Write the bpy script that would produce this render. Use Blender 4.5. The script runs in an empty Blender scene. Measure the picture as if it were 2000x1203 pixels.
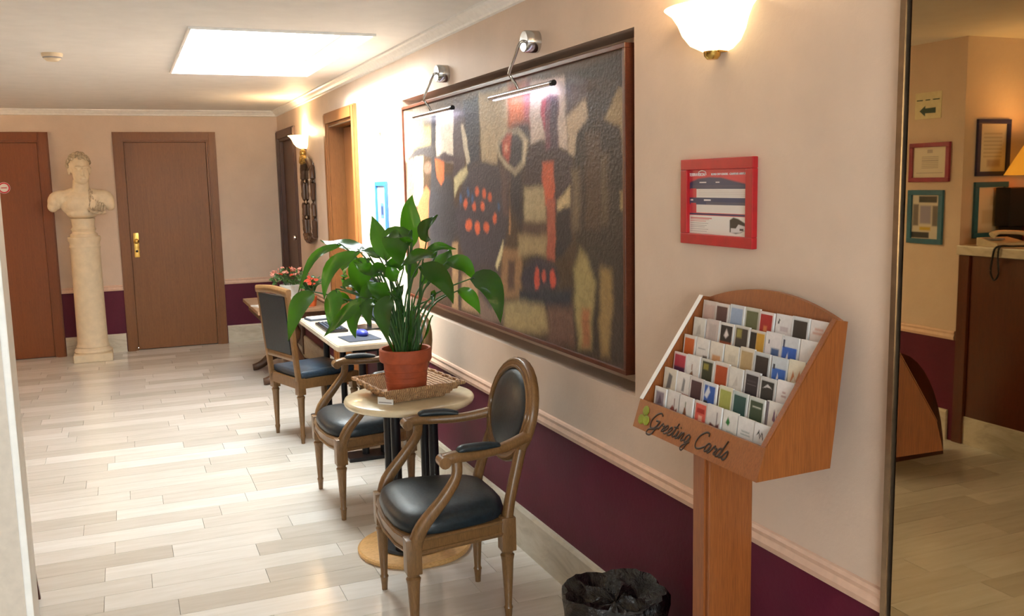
import bpy, bmesh, math, random
import numpy as np
from mathutils import Vector, Matrix
random.seed(7)
PI = math.pi
SC = bpy.context.scene
COL = SC.collection

# ---------------------------------------------------------------- camera
D = 1.522      # plane of the long right-hand wall
F = 9.86       # plane of the far wall
CZ = 2.35      # ceiling height
cam = bpy.data.cameras.new('camera')
cam.sensor_width = 36.0
cam.lens = 1816.8 / 2000 * 36.0
cam.clip_start = 0.05
camo = bpy.data.objects.new('camera', cam)
COL.objects.link(camo)
yaw, pit, rol = math.radians(22.492), math.radians(-7.754), math.radians(-1.206)
fw = Vector((math.sin(yaw)*math.cos(pit), math.cos(yaw)*math.cos(pit), math.sin(pit)))
rt = Vector((math.cos(yaw), -math.sin(yaw), 0))
up = rt.cross(fw)
r2 = rt*math.cos(rol) + up*math.sin(rol)
u2 = -rt*math.sin(rol) + up*math.cos(rol)
camo.matrix_world = Matrix(((r2.x, u2.x, -fw.x, 0), (r2.y, u2.y, -fw.y, 0), (r2.z, u2.z, -fw.z, 1.59), (0, 0, 0, 1)))
SC.camera = camo

# ---------------------------------------------------------------- sky, daylight portals, exposure
SKY = 25.0
world = bpy.data.worlds.new('sky')
SC.world = world
world.use_nodes = True
bg = world.node_tree.nodes['Background']
bg.inputs[0].default_value = (0.93, 0.97, 1.0, 1)
bg.inputs[1].default_value = SKY

def portal(name, loc, rot, sx, sy):
    l = bpy.data.lights.new(name, 'AREA')
    l.shape = 'RECTANGLE'; l.size = sx; l.size_y = sy
    l.cycles.is_portal = True
    o = bpy.data.objects.new(name, l)
    o.location = loc; o.rotation_euler = rot
    COL.objects.link(o)
SKX0, SKX1, SKY0, SKY1 = 0.35, 1.26, 4.78, 6.65          # skylight opening
WX0, WX1, WZ0, WZ1 = -1.25, 0.45, 0.9, 2.1             # unseen window, added behind the camera to light the near floor
YB = -2.4                                                # back wall plane
portal('daylight_skylight', ((SKX0+SKX1)/2, (SKY0+SKY1)/2, CZ+0.27), (0, 0, 0), 0.9, 1.86)
portal('added_window_portal', ((WX0+WX1)/2, YB-0.1, (WZ0+WZ1)/2), (PI/2, 0, 0), WX1-WX0, WZ1-WZ0)  # portal for the added window in the back wall

sun = bpy.data.lights.new('hazy_sun', 'SUN')
sun.energy = 85.0; sun.angle = math.radians(48); sun.color = (1.0, 0.97, 0.92)
suno = bpy.data.objects.new('hazy_sun', sun)
suno.rotation_euler = Vector((0.70, 0.10, -0.70)).to_track_quat('-Z', 'Y').to_euler()
suno.location = (-2, 6, 6)
COL.objects.link(suno)

SC.view_settings.view_transform = 'Standard'
SC.view_settings.look = 'None'
SC.view_settings.gamma = 1.0
SC.view_settings.use_curve_mapping = False
SC.view_settings.exposure = 0.1

# ---------------------------------------------------------------- materials
def srgb(c):
    return tuple((v/12.92 if v <= 0.04045 else ((v+0.055)/1.055)**2.4) for v in [x/255.0 for x in c]) + (1.0,)
MATS = {}
def base(name, col, rough=0.5, metal=0.0, spec=0.5, **kw):
    m = bpy.data.materials.new(name)
    m.use_nodes = True
    nt = m.node_tree
    b = nt.nodes['Principled BSDF']
    b.inputs['Base Color'].default_value = srgb(col)
    b.inputs['Roughness'].default_value = rough
    b.inputs['Metallic'].default_value = metal
    b.inputs['Specular IOR Level'].default_value = spec
    for k, v in kw.items():
        b.inputs[k.replace('_', ' ')].default_value = v
    MATS[name] = m
    return m, nt, b
def coords(nt, scale=(1, 1, 1), kind='Object'):
    tc = nt.nodes.new('ShaderNodeTexCoord')
    mp = nt.nodes.new('ShaderNodeMapping')
    mp.inputs['Scale'].default_value = scale
    nt.links.new(tc.outputs[kind], mp.inputs['Vector'])
    return mp.outputs['Vector']
def noise(nt, vec, scale=5, detail=4, rough=0.55, dist=0.0):
    n = nt.nodes.new('ShaderNodeTexNoise')
    n.inputs['Scale'].default_value = scale
    n.inputs['Detail'].default_value = detail
    n.inputs['Roughness'].default_value = rough
    n.inputs['Distortion'].default_value = dist
    nt.links.new(vec, n.inputs['Vector'])
    return n.outputs['Fac']
def ramp(nt, fac, stops):
    r = nt.nodes.new('ShaderNodeValToRGB')
    e = r.color_ramp.elements
    while len(e) < len(stops):
        e.new(0.5)
    for i, (p, c) in enumerate(stops):
        e[i].position = p
        e[i].color = srgb(c)
    nt.links.new(fac, r.inputs['Fac'])
    return r.outputs['Color']
def bump(nt, b, h, strength=0.2, dist=0.01):
    n = nt.nodes.new('ShaderNodeBump')
    n.inputs['Strength'].default_value = strength
    n.inputs['Distance'].default_value = dist
    nt.links.new(h, n.inputs['Height'])
    nt.links.new(n.outputs['Normal'], b.inputs['Normal'])
def mixc(nt, a, bb, fac, mode='MIX'):
    n = nt.nodes.new('ShaderNodeMix')
    n.data_type = 'RGBA'; n.blend_type = mode
    if isinstance(fac, float): n.inputs[0].default_value = fac
    else: nt.links.new(fac, n.inputs[0])
    for s, v in ((6, a), (7, bb)):
        if isinstance(v, tuple): n.inputs[s].default_value = v
        else: nt.links.new(v, n.inputs[s])
    return n.outputs[2]
def plain(name, col, rough=0.5, metal=0.0, spec=0.5, var=0.10, nscale=30, bmp=0.0, **kw):
    m, nt, b = base(name, col, rough, metal, spec, **kw)
    v = coords(nt)
    f = noise(nt, v, nscale)
    lo = tuple(max(0, c*(1-var)) for c in col); hi = tuple(min(255, c*(1+var)) for c in col)
    nt.links.new(ramp(nt, f, [(0.3, lo), (0.7, hi)]), b.inputs['Base Color'])
    if bmp: bump(nt, b, f, bmp, 0.004)
    return m
def wood(name, c1, c2, scale=(14, 14, 0.9), rough=0.4, detail=8, coat=0.0):
    m, nt, b = base(name, c1, rough)
    v = coords(nt, scale)
    f = noise(nt, v, 4.0, detail, 0.65, 0.6)
    v2 = coords(nt, tuple(s*5 for s in scale))
    f2 = noise(nt, v2, 5.0, 3, 0.5)
    c = ramp(nt, f, [(0.3, c1), (0.72, c2)])
    c = mixc(nt, c, ramp(nt, f2, [(0.35, tuple(x*0.72 for x in c1)), (0.6, c2)]), 0.35)
    nt.links.new(c, b.inputs['Base Color'])
    b.inputs['Coat Weight'].default_value = coat
    b.inputs['Coat Roughness'].default_value = 0.25
    bump(nt, b, f2, 0.08, 0.002)
    return m
def wallpaint(name, topc, botc, split):
    m, nt, b = base(name, topc, 0.5)
    geo = nt.nodes.new('ShaderNodeNewGeometry')
    sep = nt.nodes.new('ShaderNodeSeparateXYZ')
    nt.links.new(geo.outputs['Position'], sep.inputs[0])
    gt = nt.nodes.new('ShaderNodeMath'); gt.operation = 'GREATER_THAN'; gt.inputs[1].default_value = split
    nt.links.new(sep.outputs['Z'], gt.inputs[0])
    v = coords(nt)
    f = noise(nt, v, 3.0, 6, 0.6)
    g = noise(nt, v, 55.0, 4, 0.6)
    t = ramp(nt, f, [(0.3, tuple(x*0.965 for x in topc)), (0.7, tuple(min(255, x*1.02) for x in topc))])
    w = ramp(nt, f, [(0.3, tuple(x*0.9 for x in botc)), (0.7, tuple(min(255, x*1.08) for x in botc))])
    nt.links.new(mixc(nt, w, t, gt.outputs[0]), b.inputs['Base Color'])
    bump(nt, b, g, 0.22, 0.004)
    b.inputs['Roughness'].default_value = 0.55
    b.inputs['Specular IOR Level'].default_value = 0.3
    return m
def emit(name, col, strength, mixcol=None):
    m, nt, b = base(name, col, 0.4)
    b.inputs['Emission Color'].default_value = srgb(col)
    b.inputs['Emission Strength'].default_value = strength
    return m
def vcol(name, rough=0.5, bmp=0.0, spec=0.4, nz=0.0):
    m, nt, b = base(name, (200, 200, 200), rough, 0, spec)
    a = nt.nodes.new('ShaderNodeVertexColor'); a.layer_name = 'Col'
    c = a.outputs['Color']
    v = coords(nt)
    if nz:
        f = noise(nt, v, 26, 6, 0.65, 1.0)
        c = mixc(nt, c, ramp(nt, f, [(0.25, (96, 88, 84)), (0.7, (255, 250, 244))]), nz, 'MULTIPLY')
    nt.links.new(c, b.inputs['Base Color'])
    if bmp:
        bump(nt, b, noise(nt, coords(nt, (1, 1, 0.5)), 60, 5, 0.6), bmp, 0.004)
    return m

wallpaint('wall_paint', (217, 195, 176), (92, 24, 48), 0.607)
plain('ceiling_paint', (233, 231, 228), 0.6, var=0.015, nscale=8)
plain('white_paint', (240, 238, 234), 0.45, var=0.02)
plain('pillar_paint', (206, 194, 180), 0.5, var=0.03, nscale=50, bmp=0.1)
plain('peach_trim', (226, 190, 166), 0.4, var=0.03)
wood('door_wood', (118, 72, 32), (142, 92, 46), (40, 40, 1.0), 0.42)
wood('door_wood_red', (118, 62, 24), (140, 78, 34), (40, 40, 1.0), 0.42)
wood('door_wood_dark', (72, 44, 30), (92, 58, 40), (40, 40, 1.0), 0.42)
wood('honey_wood', (132, 80, 38), (158, 102, 54), (30, 30, 0.9), 0.4)
wood('stand_wood', (132, 72, 30), (154, 88, 40), (16, 16, 0.8), 0.38, coat=0.1)
wood('chair_wood', (106, 76, 42), (136, 100, 60), (20, 20, 2.0), 0.36, coat=0.15)
wood('antique_wood', (62, 40, 26), (92, 60, 36), (12, 12, 2), 0.4)
wood('desk_wood', (76, 34, 18), (98, 46, 26), (14, 14, 0.8), 0.32, coat=0.2)
wood('frame_wood', (78, 36, 20), (104, 52, 30), (4, 14, 14), 0.35)
wood('birch', (206, 156, 92), (226, 182, 120), (3, 12, 12), 0.35)
plain('leather', (26, 38, 45), 0.4, spec=0.5, var=0.2, nscale=70, bmp=0.15)
plain('leather_blue', (36, 54, 70), 0.38, spec=0.5, var=0.2, nscale=70, bmp=0.15)
plain('black_metal', (20, 20, 24), 0.35, 0.2, var=0.1)
plain('chrome', (190, 188, 184), 0.16, 1.0, var=0.03)
plain('brushed_tube', (205, 203, 208), 0.25, 1.0, var=0.03)
plain('brass', (212, 172, 92), 0.25, 1.0, var=0.06)
plain('bronze', (150, 128, 104), 0.3, 0.9, var=0.06)
plain('dark_gap', (14, 12, 12), 0.6)
plain('plaster', (226, 208, 178), 0.7, var=0.03, nscale=18, bmp=0.25)
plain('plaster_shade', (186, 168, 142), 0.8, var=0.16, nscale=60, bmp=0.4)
plain('terracotta', (166, 78, 44), 0.65, var=0.08, nscale=25, bmp=0.1)
plain('soil', (38, 28, 20), 0.95, var=0.3, nscale=90, bmp=0.6)
plain('ceramic_white', (232, 232, 226), 0.25, var=0.02)
plain('ivory_top', (222, 206, 172), 0.22, var=0.05, nscale=14, Coat_Weight=0.3)
plain('desk_top', (226, 214, 192), 0.25, var=0.04, nscale=14, Coat_Weight=0.3)
plain('paper', (236, 234, 230), 0.6, var=0.015)
plain('print_grey', (150, 146, 146), 0.6, var=0.06)
plain('print_black', (34, 32, 36), 0.5, var=0.1)
plain('lit_edge_white', (228, 224, 218), 0.3, var=0.02)
plain('red_frame', (176, 24, 30), 0.4, var=0.05)
plain('blue_frame', (40, 96, 150), 0.4, var=0.06)
plain('teal_frame', (44, 104, 128), 0.4, var=0.06)
plain('navy_frame', (46, 46, 92), 0.4, var=0.08)
plain('crimson_frame', (142, 26, 62), 0.4, var=0.06)
plain('gilt', (176, 140, 70), 0.35, 0.7, var=0.25, nscale=60, bmp=0.4)
plain('plastic_black', (22, 23, 26), 0.35, var=0.1)
plain('slate_pad', (52, 62, 78), 0.7, var=0.08)
plain('plastic_blue', (60, 72, 170), 0.3, var=0.1)
plain('plastic_cream', (212, 200, 172), 0.4, var=0.04)
plain('lettering_dark', (44, 24, 12), 0.5, var=0.1)
plain('lettering_white', (240, 236, 236), 0.5, var=0.02)
plain('lime_print', (128, 140, 32), 0.5, var=0.12)
plain('sign_red', (200, 40, 50), 0.4, var=0.04)
plain('sign_cream', (226, 218, 180), 0.5, var=0.03)
plain('sign_green', (34, 66, 58), 0.5, var=0.08)
plain('bin_brown', (92, 44, 26), 0.5, var=0.1)
plain('antique_top', (150, 120, 92), 0.35, var=0.1, nscale=12)
plain('orange_book', (196, 92, 40), 0.5, var=0.1)
plain('flower_pink', (214, 140, 122), 0.6, var=0.2, nscale=40)
plain('flower_red', (200, 70, 44), 0.6, var=0.2, nscale=40)
plain('stem_green', (54, 92, 40), 0.5, var=0.15)
plain('mirror_silver', (232, 232, 228), 0.02, 1.0, var=0.0)
m, nt, b = base('lobby_mirror', (176, 152, 112), 0.012, 1.0)
wallrail = None
# marble for skirting and counter
m, nt, b = base('marble', (206, 198, 180), 0.28)
f = noise(nt, coords(nt, (2, 2, 6)), 2.2, 8, 0.65, 1.6)
nt.links.new(ramp(nt, f, [(0.3, (184, 174, 154)), (0.5, (206, 197, 178)), (0.75, (220, 213, 198))]), b.inputs['Base Color'])
# floor boards: pale striped stone, tone per board
def floor_mat(name, island):
    m, nt, b = base(name, (214, 204, 188), 0.2, 0, 0.5)
    if island:
        g = nt.nodes.new('ShaderNodeNewGeometry'); rnd = g.outputs['Random Per Island']
    else:
        g = nt.nodes.new('ShaderNodeObjectInfo'); rnd = g.outputs['Random']
    tone = ramp(nt, rnd, [(0.0, (210, 205, 196)), (0.4, (222, 218, 211)), (0.75, (231, 228, 222)), (1.0, (243, 242, 239))])
    v = coords(nt, (1.2, 9, 1))
    add = nt.nodes.new('ShaderNodeVectorMath'); add.operation = 'ADD'
    cmb = nt.nodes.new('ShaderNodeCombineXYZ')
    mul = nt.nodes.new('ShaderNodeMath'); mul.operation = 'MULTIPLY'; mul.inputs[1].default_value = 40.0
    nt.links.new(rnd, mul.inputs[0])
    nt.links.new(mul.outputs[0], cmb.inputs[0]); nt.links.new(mul.outputs[0], cmb.inputs[1])
    nt.links.new(v, add.inputs[0]); nt.links.new(cmb.outputs[0], add.inputs[1])
    f = noise(nt, add.outputs[0], 3.0, 6, 0.6, 0.4)
    st = ramp(nt, f, [(0.3, (234, 229, 220)), (0.7, (255, 253, 250))])
    nt.links.new(mixc(nt, tone, st, 0.7, 'MULTIPLY'), b.inputs['Base Color'])
    r = nt.nodes.new('ShaderNodeMapRange'); r.inputs['To Min'].default_value = 0.10; r.inputs['To Max'].default_value = 0.2
    nt.links.new(f, r.inputs['Value']); nt.links.new(r.outputs[0], b.inputs['Roughness'])
floor_mat('floor_board', False)
floor_mat('floor_board_far', True)
plain('joint', (196, 186, 170), 0.8)
# leaves
def leafmat(name, c1, c2, trans):
    m, nt, b = base(name, c1, 0.22, 0, 0.6)
    f = noise(nt, coords(nt), 9, 3)
    c = ramp(nt, f, [(0.3, c1), (0.7, c2)])
    nt.links.new(c, b.inputs['Base Color'])
    tr = nt.nodes.new('ShaderNodeBsdfTranslucent')
    tr.inputs['Color'].default_value = srgb((110, 190, 30))
    mx = nt.nodes.new('ShaderNodeMixShader'); mx.inputs[0].default_value = trans
    nt.links.new(b.outputs[0], mx.inputs[1]); nt.links.new(tr.outputs[0], mx.inputs[2])
    nt.links.new(mx.outputs[0], nt.nodes['Material Output'].inputs[0])
leafmat('leaf', (16, 44, 18), (28, 70, 26), 0.22)
leafmat('leaf_small', (52, 84, 48), (84, 112, 70), 0.15)
# woven wicker
m, nt, b = base('wicker', (176, 128, 82), 0.6)
w1 = nt.nodes.new('ShaderNodeTexWave'); w1.inputs['Scale'].default_value = 38; w1.inputs['Distortion'].default_value = 3
nt.links.new(coords(nt), w1.inputs['Vector'])
f = noise(nt, coords(nt), 60, 3)
nt.links.new(mixc(nt, ramp(nt, w1.outputs['Fac'], [(0.2, (120, 78, 44)), (0.8, (206, 160, 112))]), ramp(nt, f, [(0.3, (130, 90, 56)), (0.7, (214, 172, 124))]), 0.5), b.inputs['Base Color'])
bump(nt, b, w1.outputs['Fac'], 0.6, 0.006)
# black bin bag
m, nt, b = base('bin_bag', (12, 12, 13), 0.25, 0, 0.5)
f = noise(nt, coords(nt), 14, 6, 0.6, 1.2)
bump(nt, b, f, 0.7, 0.03)
# lamp glass
def shade_mat(name, col, strength, trans=0.6):
    m, nt, b = base(name, col, 0.4)
    b.inputs['Emission Color'].default_value = srgb(col)
    b.inputs['Emission Strength'].default_value = strength
    return m
shade_mat('sconce_glass', (255, 226, 172), 3.2)
shade_mat('table_lamp_shade', (244, 184, 74), 0.9)
emit('bulb', (255, 220, 160), 30.0)
m, nt, b = base('window_glass', (255, 255, 255), 0.05)
tr = nt.nodes.new('ShaderNodeBsdfTransparent'); tr.inputs[0].default_value = (0.96, 0.98, 0.97, 1)
gl = nt.nodes.new('ShaderNodeBsdfGlossy'); gl.inputs['Roughness'].default_value = 0.03
mx = nt.nodes.new('ShaderNodeMixShader'); mx.inputs[0].default_value = 0.06
nt.links.new(tr.outputs[0], mx.inputs[1]); nt.links.new(gl.outputs[0], mx.inputs[2])
nt.links.new(mx.outputs[0], nt.nodes['Material Output'].inputs[0])
vcol('canvas', 0.46, 0.6, 0.3, 0.45)
vcol('print', 0.35, 0.0, 0.5, 0.0)
vcol('card_print', 0.45, 0.0, 0.4, 0.25)

# ---------------------------------------------------------------- mesh helpers
class MB:
    def __init__(s): s.v = []; s.f = []
    def add(s, vs, fs):
        n = len(s.v)
        s.v += [tuple(p) for p in vs]
        s.f += [tuple(i+n for i in f) for f in fs]
        return s
    def box(s, x0, x1, y0, y1, z0, z1, bev=0.0):
        if bev <= 0:
            return s.add([(x0,y0,z0),(x1,y0,z0),(x1,y1,z0),(x0,y1,z0),(x0,y0,z1),(x1,y0,z1),(x1,y1,z1),(x0,y1,z1)],
                         [(0,3,2,1),(4,5,6,7),(0,1,5,4),(1,2,6,5),(2,3,7,6),(3,0,4,7)])
        bm = bmesh.new()
        bmesh.ops.create_cube(bm, size=1)
        for v in bm.verts:
            v.co = ((x0+x1)/2+v.co.x*(x1-x0), (y0+y1)/2+v.co.y*(y1-y0), (z0+z1)/2+v.co.z*(z1-z0))
        bmesh.ops.bevel(bm, geom=list(bm.edges), offset=bev, segments=2, affect='EDGES', profile=0.6)
        return s.bm(bm)
    def bm(s, bm, M=None):
        bm.verts.ensure_lookup_table()
        idx = {v: i for i, v in enumerate(bm.verts)}
        s.add([tuple((M @ v.co) if M else v.co) for v in bm.verts], [[idx[v] for v in f.verts] for f in bm.faces])
        bm.free()
        return s
    def prism(s, poly, a, b, fn):
        """poly: list of 2-D points, extruded from a to b; fn(u, v, w) -> 3-D."""
        n = len(poly)
        vs = [fn(u, v, a) for u, v in poly] + [fn(u, v, b) for u, v in poly]
        fs = [tuple(range(n))[::-1], tuple(range(n, 2*n))]
        fs += [(i, (i+1) % n, (i+1) % n+n, i+n) for i in range(n)]
        return s.add(vs, fs)
    def lathe(s, prof, n=20, c=(0, 0, 0), a0=0.0, a1=2*PI):
        full = abs(a1-a0-2*PI) < 1e-6
        m = n if full else n+1
        vs = []; fs = []
        for r, z in prof:
            for i in range(m):
                a = a0+(a1-a0)*i/n
                vs.append((c[0]+r*math.cos(a), c[1]+r*math.sin(a), c[2]+z))
        for j in range(len(prof)-1):
            for i in range(n):
                k = (i+1) % m
                fs.append((j*m+i, j*m+k, (j+1)*m+k, (j+1)*m+i))
        if full:
            if prof[0][0] > 1e-5: fs.append(tuple(range(m))[::-1])
            if prof[-1][0] > 1e-5: fs.append(tuple((len(prof)-1)*m+i for i in range(m)))
        return s.add(vs, fs)
    def sweep(s, pts, ra, rb=None, n=10, upv=(0, 0, 1), closed=False, power=2.0, smooth=4, cap=True):
        """tube along Catmull-Rom curve; ra/rb radii per point (sideways / along up)."""
        P = [Vector(p) for p in pts]
        N = len(P)
        if not hasattr(ra, '__len__'): ra = [ra]*N
        if rb is None: rb = ra
        if not hasattr(rb, '__len__'): rb = [rb]*N
        Q = []; A = []; B = []
        segs = N if closed else N-1
        for i in range(segs):
            g = (lambda k: P[k % N]) if closed else (lambda k: P[min(max(k, 0), N-1)])
            p0, p1, p2, p3 = g(i-1), g(i), g(i+1), g(i+2)
            for j in range(smooth):
                t = j/smooth
                q = 0.5*((2*p1)+(p2-p0)*t+(2*p0-5*p1+4*p2-p3)*t*t+(3*p1-p0-3*p2+p3)*t*t*t)
                Q.append(q); k = (i+1) % N
                A.append(ra[i]*(1-t)+ra[k]*t); B.append(rb[i]*(1-t)+rb[k]*t)
        if not closed: Q.append(P[-1]); A.append(ra[-1]); B.append(rb[-1])
        M = len(Q); U = Vector(upv)
        vs = []; fs = []
        for i, q in enumerate(Q):
            if closed: t = Q[(i+1) % M]-Q[i-1]
            else: t = Q[min(i+1, M-1)]-Q[max(i-1, 0)]
            if t.length < 1e-9: t = Vector((0, 0, 1))
            t.normalize()
            sd = t.cross(U)
            if sd.length < 1e-3: sd = t.cross(Vector((1, 0.01, 0)))
            sd.normalize(); uu = sd.cross(t)
            for k in range(n):
                a = 2*PI*k/n
                c, z = math.cos(a), math.sin(a)
                e = 2.0/power
                c = math.copysign(abs(c)**e, c); z = math.copysign(abs(z)**e, z)
                vs.append(q+sd*c*A[i]+uu*z*B[i])
        for i in range(M if closed else M-1):
            for k in range(n):
                i2 = (i+1) % M; k2 = (k+1) % n
                fs.append((i*n+k, i*n+k2, i2*n+k2, i2*n+k))
        if not closed and cap:
            fs.append(tuple(range(n))[::-1]); fs.append(tuple((M-1)*n+k for k in range(n)))
        return s.add(vs, fs)
    def ell(s, c, r, n=10, m=7):
        vs = []; fs = []
        for j in range(m+1):
            ph = PI*j/m
            for i in range(n):
                th = 2*PI*i/n
                vs.append((c[0]+r[0]*math.sin(ph)*math.cos(th), c[1]+r[1]*math.sin(ph)*math.sin(th), c[2]-r[2]*math.cos(ph)))
        for j in range(m):
            for i in range(n):
                k = (i+1) % n
                fs.append((j*n+i, j*n+k, (j+1)*n+k, (j+1)*n+i))
        return s.add(vs, fs)
    def mesh(s, name, smooth=None):
        me = bpy.data.meshes.new(name)
        me.from_pydata(s.v, [], s.f)
        me.validate()
        if smooth is not None:
            bm = bmesh.new(); bm.from_mesh(me)
            bmesh.ops.remove_doubles(bm, verts=bm.verts, dist=1e-5)
            bmesh.ops.recalc_face_normals(bm, faces=bm.faces)
            bm.to_mesh(me); bm.free()
            me.polygons.foreach_set('use_smooth', [True]*len(me.polygons))
            me.set_sharp_from_angle(angle=math.radians(smooth))
        return me
    def build(s, name, mat, parent=None, smooth=None, **tags):
        return put(name, s.mesh(name, smooth), mat, parent, **tags)

def put(name, me, mat, parent=None, loc=None, rot=None, **tags):
    if isinstance(me, bpy.types.Mesh) and mat is not None and len(me.materials) == 0:
        me.materials.append(MATS[mat])
    o = bpy.data.objects.new(name, me)
    COL.objects.link(o)
    if parent is not None: o.parent = parent
    if loc is not None: o.location = loc
    if rot is not None: o.rotation_euler = rot
    for k, v in tags.items(): o[k] = v
    return o
def thing(name, label, cat, loc=(0, 0, 0), rz=0.0, group=None, rot=None):
    o = bpy.data.objects.new(name, None)
    o.empty_display_size = 0.05
    COL.objects.link(o)
    o.location = loc
    o.rotation_euler = rot if rot is not None else (0, 0, rz)
    o['label'] = label; o['category'] = cat
    if group: o['group'] = group
    return o
def copy_tree(o, parent=None):
    c = o.copy(); COL.objects.link(c)
    if parent is not None: c.parent = parent
    for ch in list(o.children): copy_tree(ch, c)
    return c
STRUCT = dict(kind='structure')
def raster(w, h, nx, ny, basec, shapes, name, warp=0.0):
    """flat panel in its own XY plane (centre at origin, facing +Z) with printed colours: shapes = (rgb, softness, flat uv list)."""
    xs = (np.arange(nx)+0.5)/nx; ys = (np.arange(ny)+0.5)/ny
    U, V = np.meshgrid(xs, ys)
    img = np.empty((ny, nx, 3)); img[:] = np.array(srgb(basec)[:3])
    asp = h/w
    if warp:
        rs = np.random.RandomState(5)
        U = U + warp*(np.sin(V*37+U*11)+0.7*np.sin(V*71-U*23+1.0))*0.5 + rs.normal(0, warp*0.45, U.shape)
        V = V + warp*(np.sin(U*53+V*17)+0.7*np.sin(U*97-V*31+2.0))*0.9 + rs.normal(0, warp*0.9, V.shape)
    for c, soft, pts in shapes:
        p = np.array(pts, float).reshape(-1, 2)
        inside = np.zeros(U.shape, bool); dmin = np.full(U.shape, 9.0)
        for i in range(len(p)):
            x1, y1 = p[i]; x2, y2 = p[(i+1) % len(p)]
            if y1 != y2:
                cond = ((y1 > V) != (y2 > V)) & (U < (x2-x1)*(V-y1)/(y2-y1)+x1)
                inside ^= cond
            dx, dy = x2-x1, (y2-y1)*asp
            L = dx*dx+dy*dy+1e-12
            t = np.clip(((U-x1)*dx+(V-y1)*asp*dy)/L, 0, 1)
            dmin = np.minimum(dmin, np.hypot(U-x1-t*dx, (V-y1)*asp-t*dy))
        sd = np.where(inside, dmin, -dmin)
        a = np.clip(sd/(2*soft)+0.5, 0, 1) if soft > 0 else inside.astype(float)
        a = (a*a*(3-2*a))[..., None]
        img = img*(1-a)+np.array(srgb(c)[:3])*a
    vx = np.linspace(-w/2, w/2, nx+1); vy = np.linspace(-h/2, h/2, ny+1)
    X, Y = np.meshgrid(vx, vy)
    verts = np.stack([X, Y, np.zeros_like(X)], -1).reshape(-1, 3)
    ii, jj = np.meshgrid(np.arange(nx), np.arange(ny))
    a0 = (jj*(nx+1)+ii).reshape(-1)
    faces = np.stack([a0, a0+1, a0+nx+2, a0+nx+1], -1)
    me = bpy.data.meshes.new(name)
    me.from_pydata(verts.tolist(), [], faces.tolist())
    ca = me.color_attributes.new('Col', 'FLOAT_COLOR', 'CORNER')
    cols = np.ones((nx*ny, 4, 4)); cols[:, :, :3] = img.reshape(-1, 1, 3)
    ca.data.foreach_set('color', cols.reshape(-1))
    return me
def text_mesh(txt, size, shear=0.0, extrude=0.0006, ax='CENTER'):
    c = bpy.data.curves.new('lettering', 'FONT')
    c.body = txt; c.size = size; c.shear = shear; c.extrude = extrude
    c.align_x = ax; c.align_y = 'CENTER'; c.resolution_u = 3
    o = bpy.data.objects.new('lettering', c)
    COL.objects.link(o)
    dg = bpy.context.evaluated_depsgraph_get()
    me = bpy.data.meshes.new_from_object(o.evaluated_get(dg))
    bpy.data.objects.remove(o); bpy.data.curves.remove(c)
    me.materials.clear()
    return me
def rect(x0, y0, x1, y1): return (x0, y0, x1, y0, x1, y1, x0, y1)
# orientation of a flat panel hung on the right wall (facing -x), far wall (facing -y), left wall (facing +x)
ON_RIGHT = (PI/2, 0, -PI/2)
ON_FAR = (PI/2, 0, 0)
ON_LEFT = (PI/2, 0, PI/2)

# ================================================================ THE SETTING
def wall_cells(name, us, zs, holes, fn, t0, t1, mat='wall_paint'):
    """wall made of blocks on a u/z grid, leaving the holes open; fn maps (u, depth, z)."""
    mb = MB()
    U = sorted(set(us + [h[0] for h in holes] + [h[1] for h in holes]))
    Zs = sorted(set(zs + [h[2] for h in holes] + [h[3] for h in holes]))
    for i in range(len(U)-1):
        for j in range(len(Zs)-1):
            uc, zc = (U[i]+U[i+1])/2, (Zs[j]+Zs[j+1])/2
            if any(h[0] < uc < h[1] and h[2] < zc < h[3] for h in holes): continue
            p = [fn(u, t, z) for z in (Zs[j], Zs[j+1]) for (u, t) in ((U[i], t0), (U[i+1], t0), (U[i+1], t1), (U[i], t1))]
            mb.add(p, [(0,3,2,1),(4,5,6,7),(0,1,5,4),(1,2,6,5),(2,3,7,6),(3,0,4,7)])
    return mb.build(name, mat, None, **STRUCT)
NY0, NY1, NZ0, NZ1 = 2.626, 5.255, 0.877, 2.062     # niche of the painting
wr = wall_cells('wall_right', [YB-0.2, F+0.2], [0.0, CZ], [(NY0, NY1, NZ0, NZ1), (6.45, 7.32, -1, 2.06), (8.89, 9.76, -1, 2.06)],
                lambda u, t, z: (D+t, u, z), 0.0, 0.25)
MB().box(D+0.11, D+0.13, NY0, NY1, NZ0, NZ1).build('niche_back', 'wall_paint', wr)
for (y0, y1) in ((6.45, 7.32), (8.89, 9.76)):
    MB().box(D+0.24, D+0.26, y0, y1, 0, 2.06).build('opening_back', 'dark_gap', wr)
wf = wall_cells('wall_far', [-3.2, D], [0.0, CZ], [(-1.48, -0.675, -1, 2.06), (0.035, 0.83, -1, 2.06)], lambda u, t, z: (u, F+t, z), 0.0, 0.2)
for (x0, x1) in ((-1.48, -0.675), (0.035, 0.83)):
    MB().box(x0, x1, F+0.18, F+0.2, 0, 2.06).build('opening_back', 'dark_gap', wf)
# the block of wall that ends the reception and carries the signs
MB().box(-3.2, -1.45, 3.99, 5.6, 0, CZ).build('wall_left', 'wall_paint', None, **STRUCT)
MB().box(-3.4, -3.2, YB-0.2, F+0.2, 0, CZ).build('wall_reception', 'wall_paint', None, **STRUCT)
wall_cells('wall_back', [-3.4, D+0.25], [0.0, CZ], [(WX0, WX1, WZ0, WZ1)], lambda u, t, z: (u, YB-t, z), 0.0, 0.2)
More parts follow.
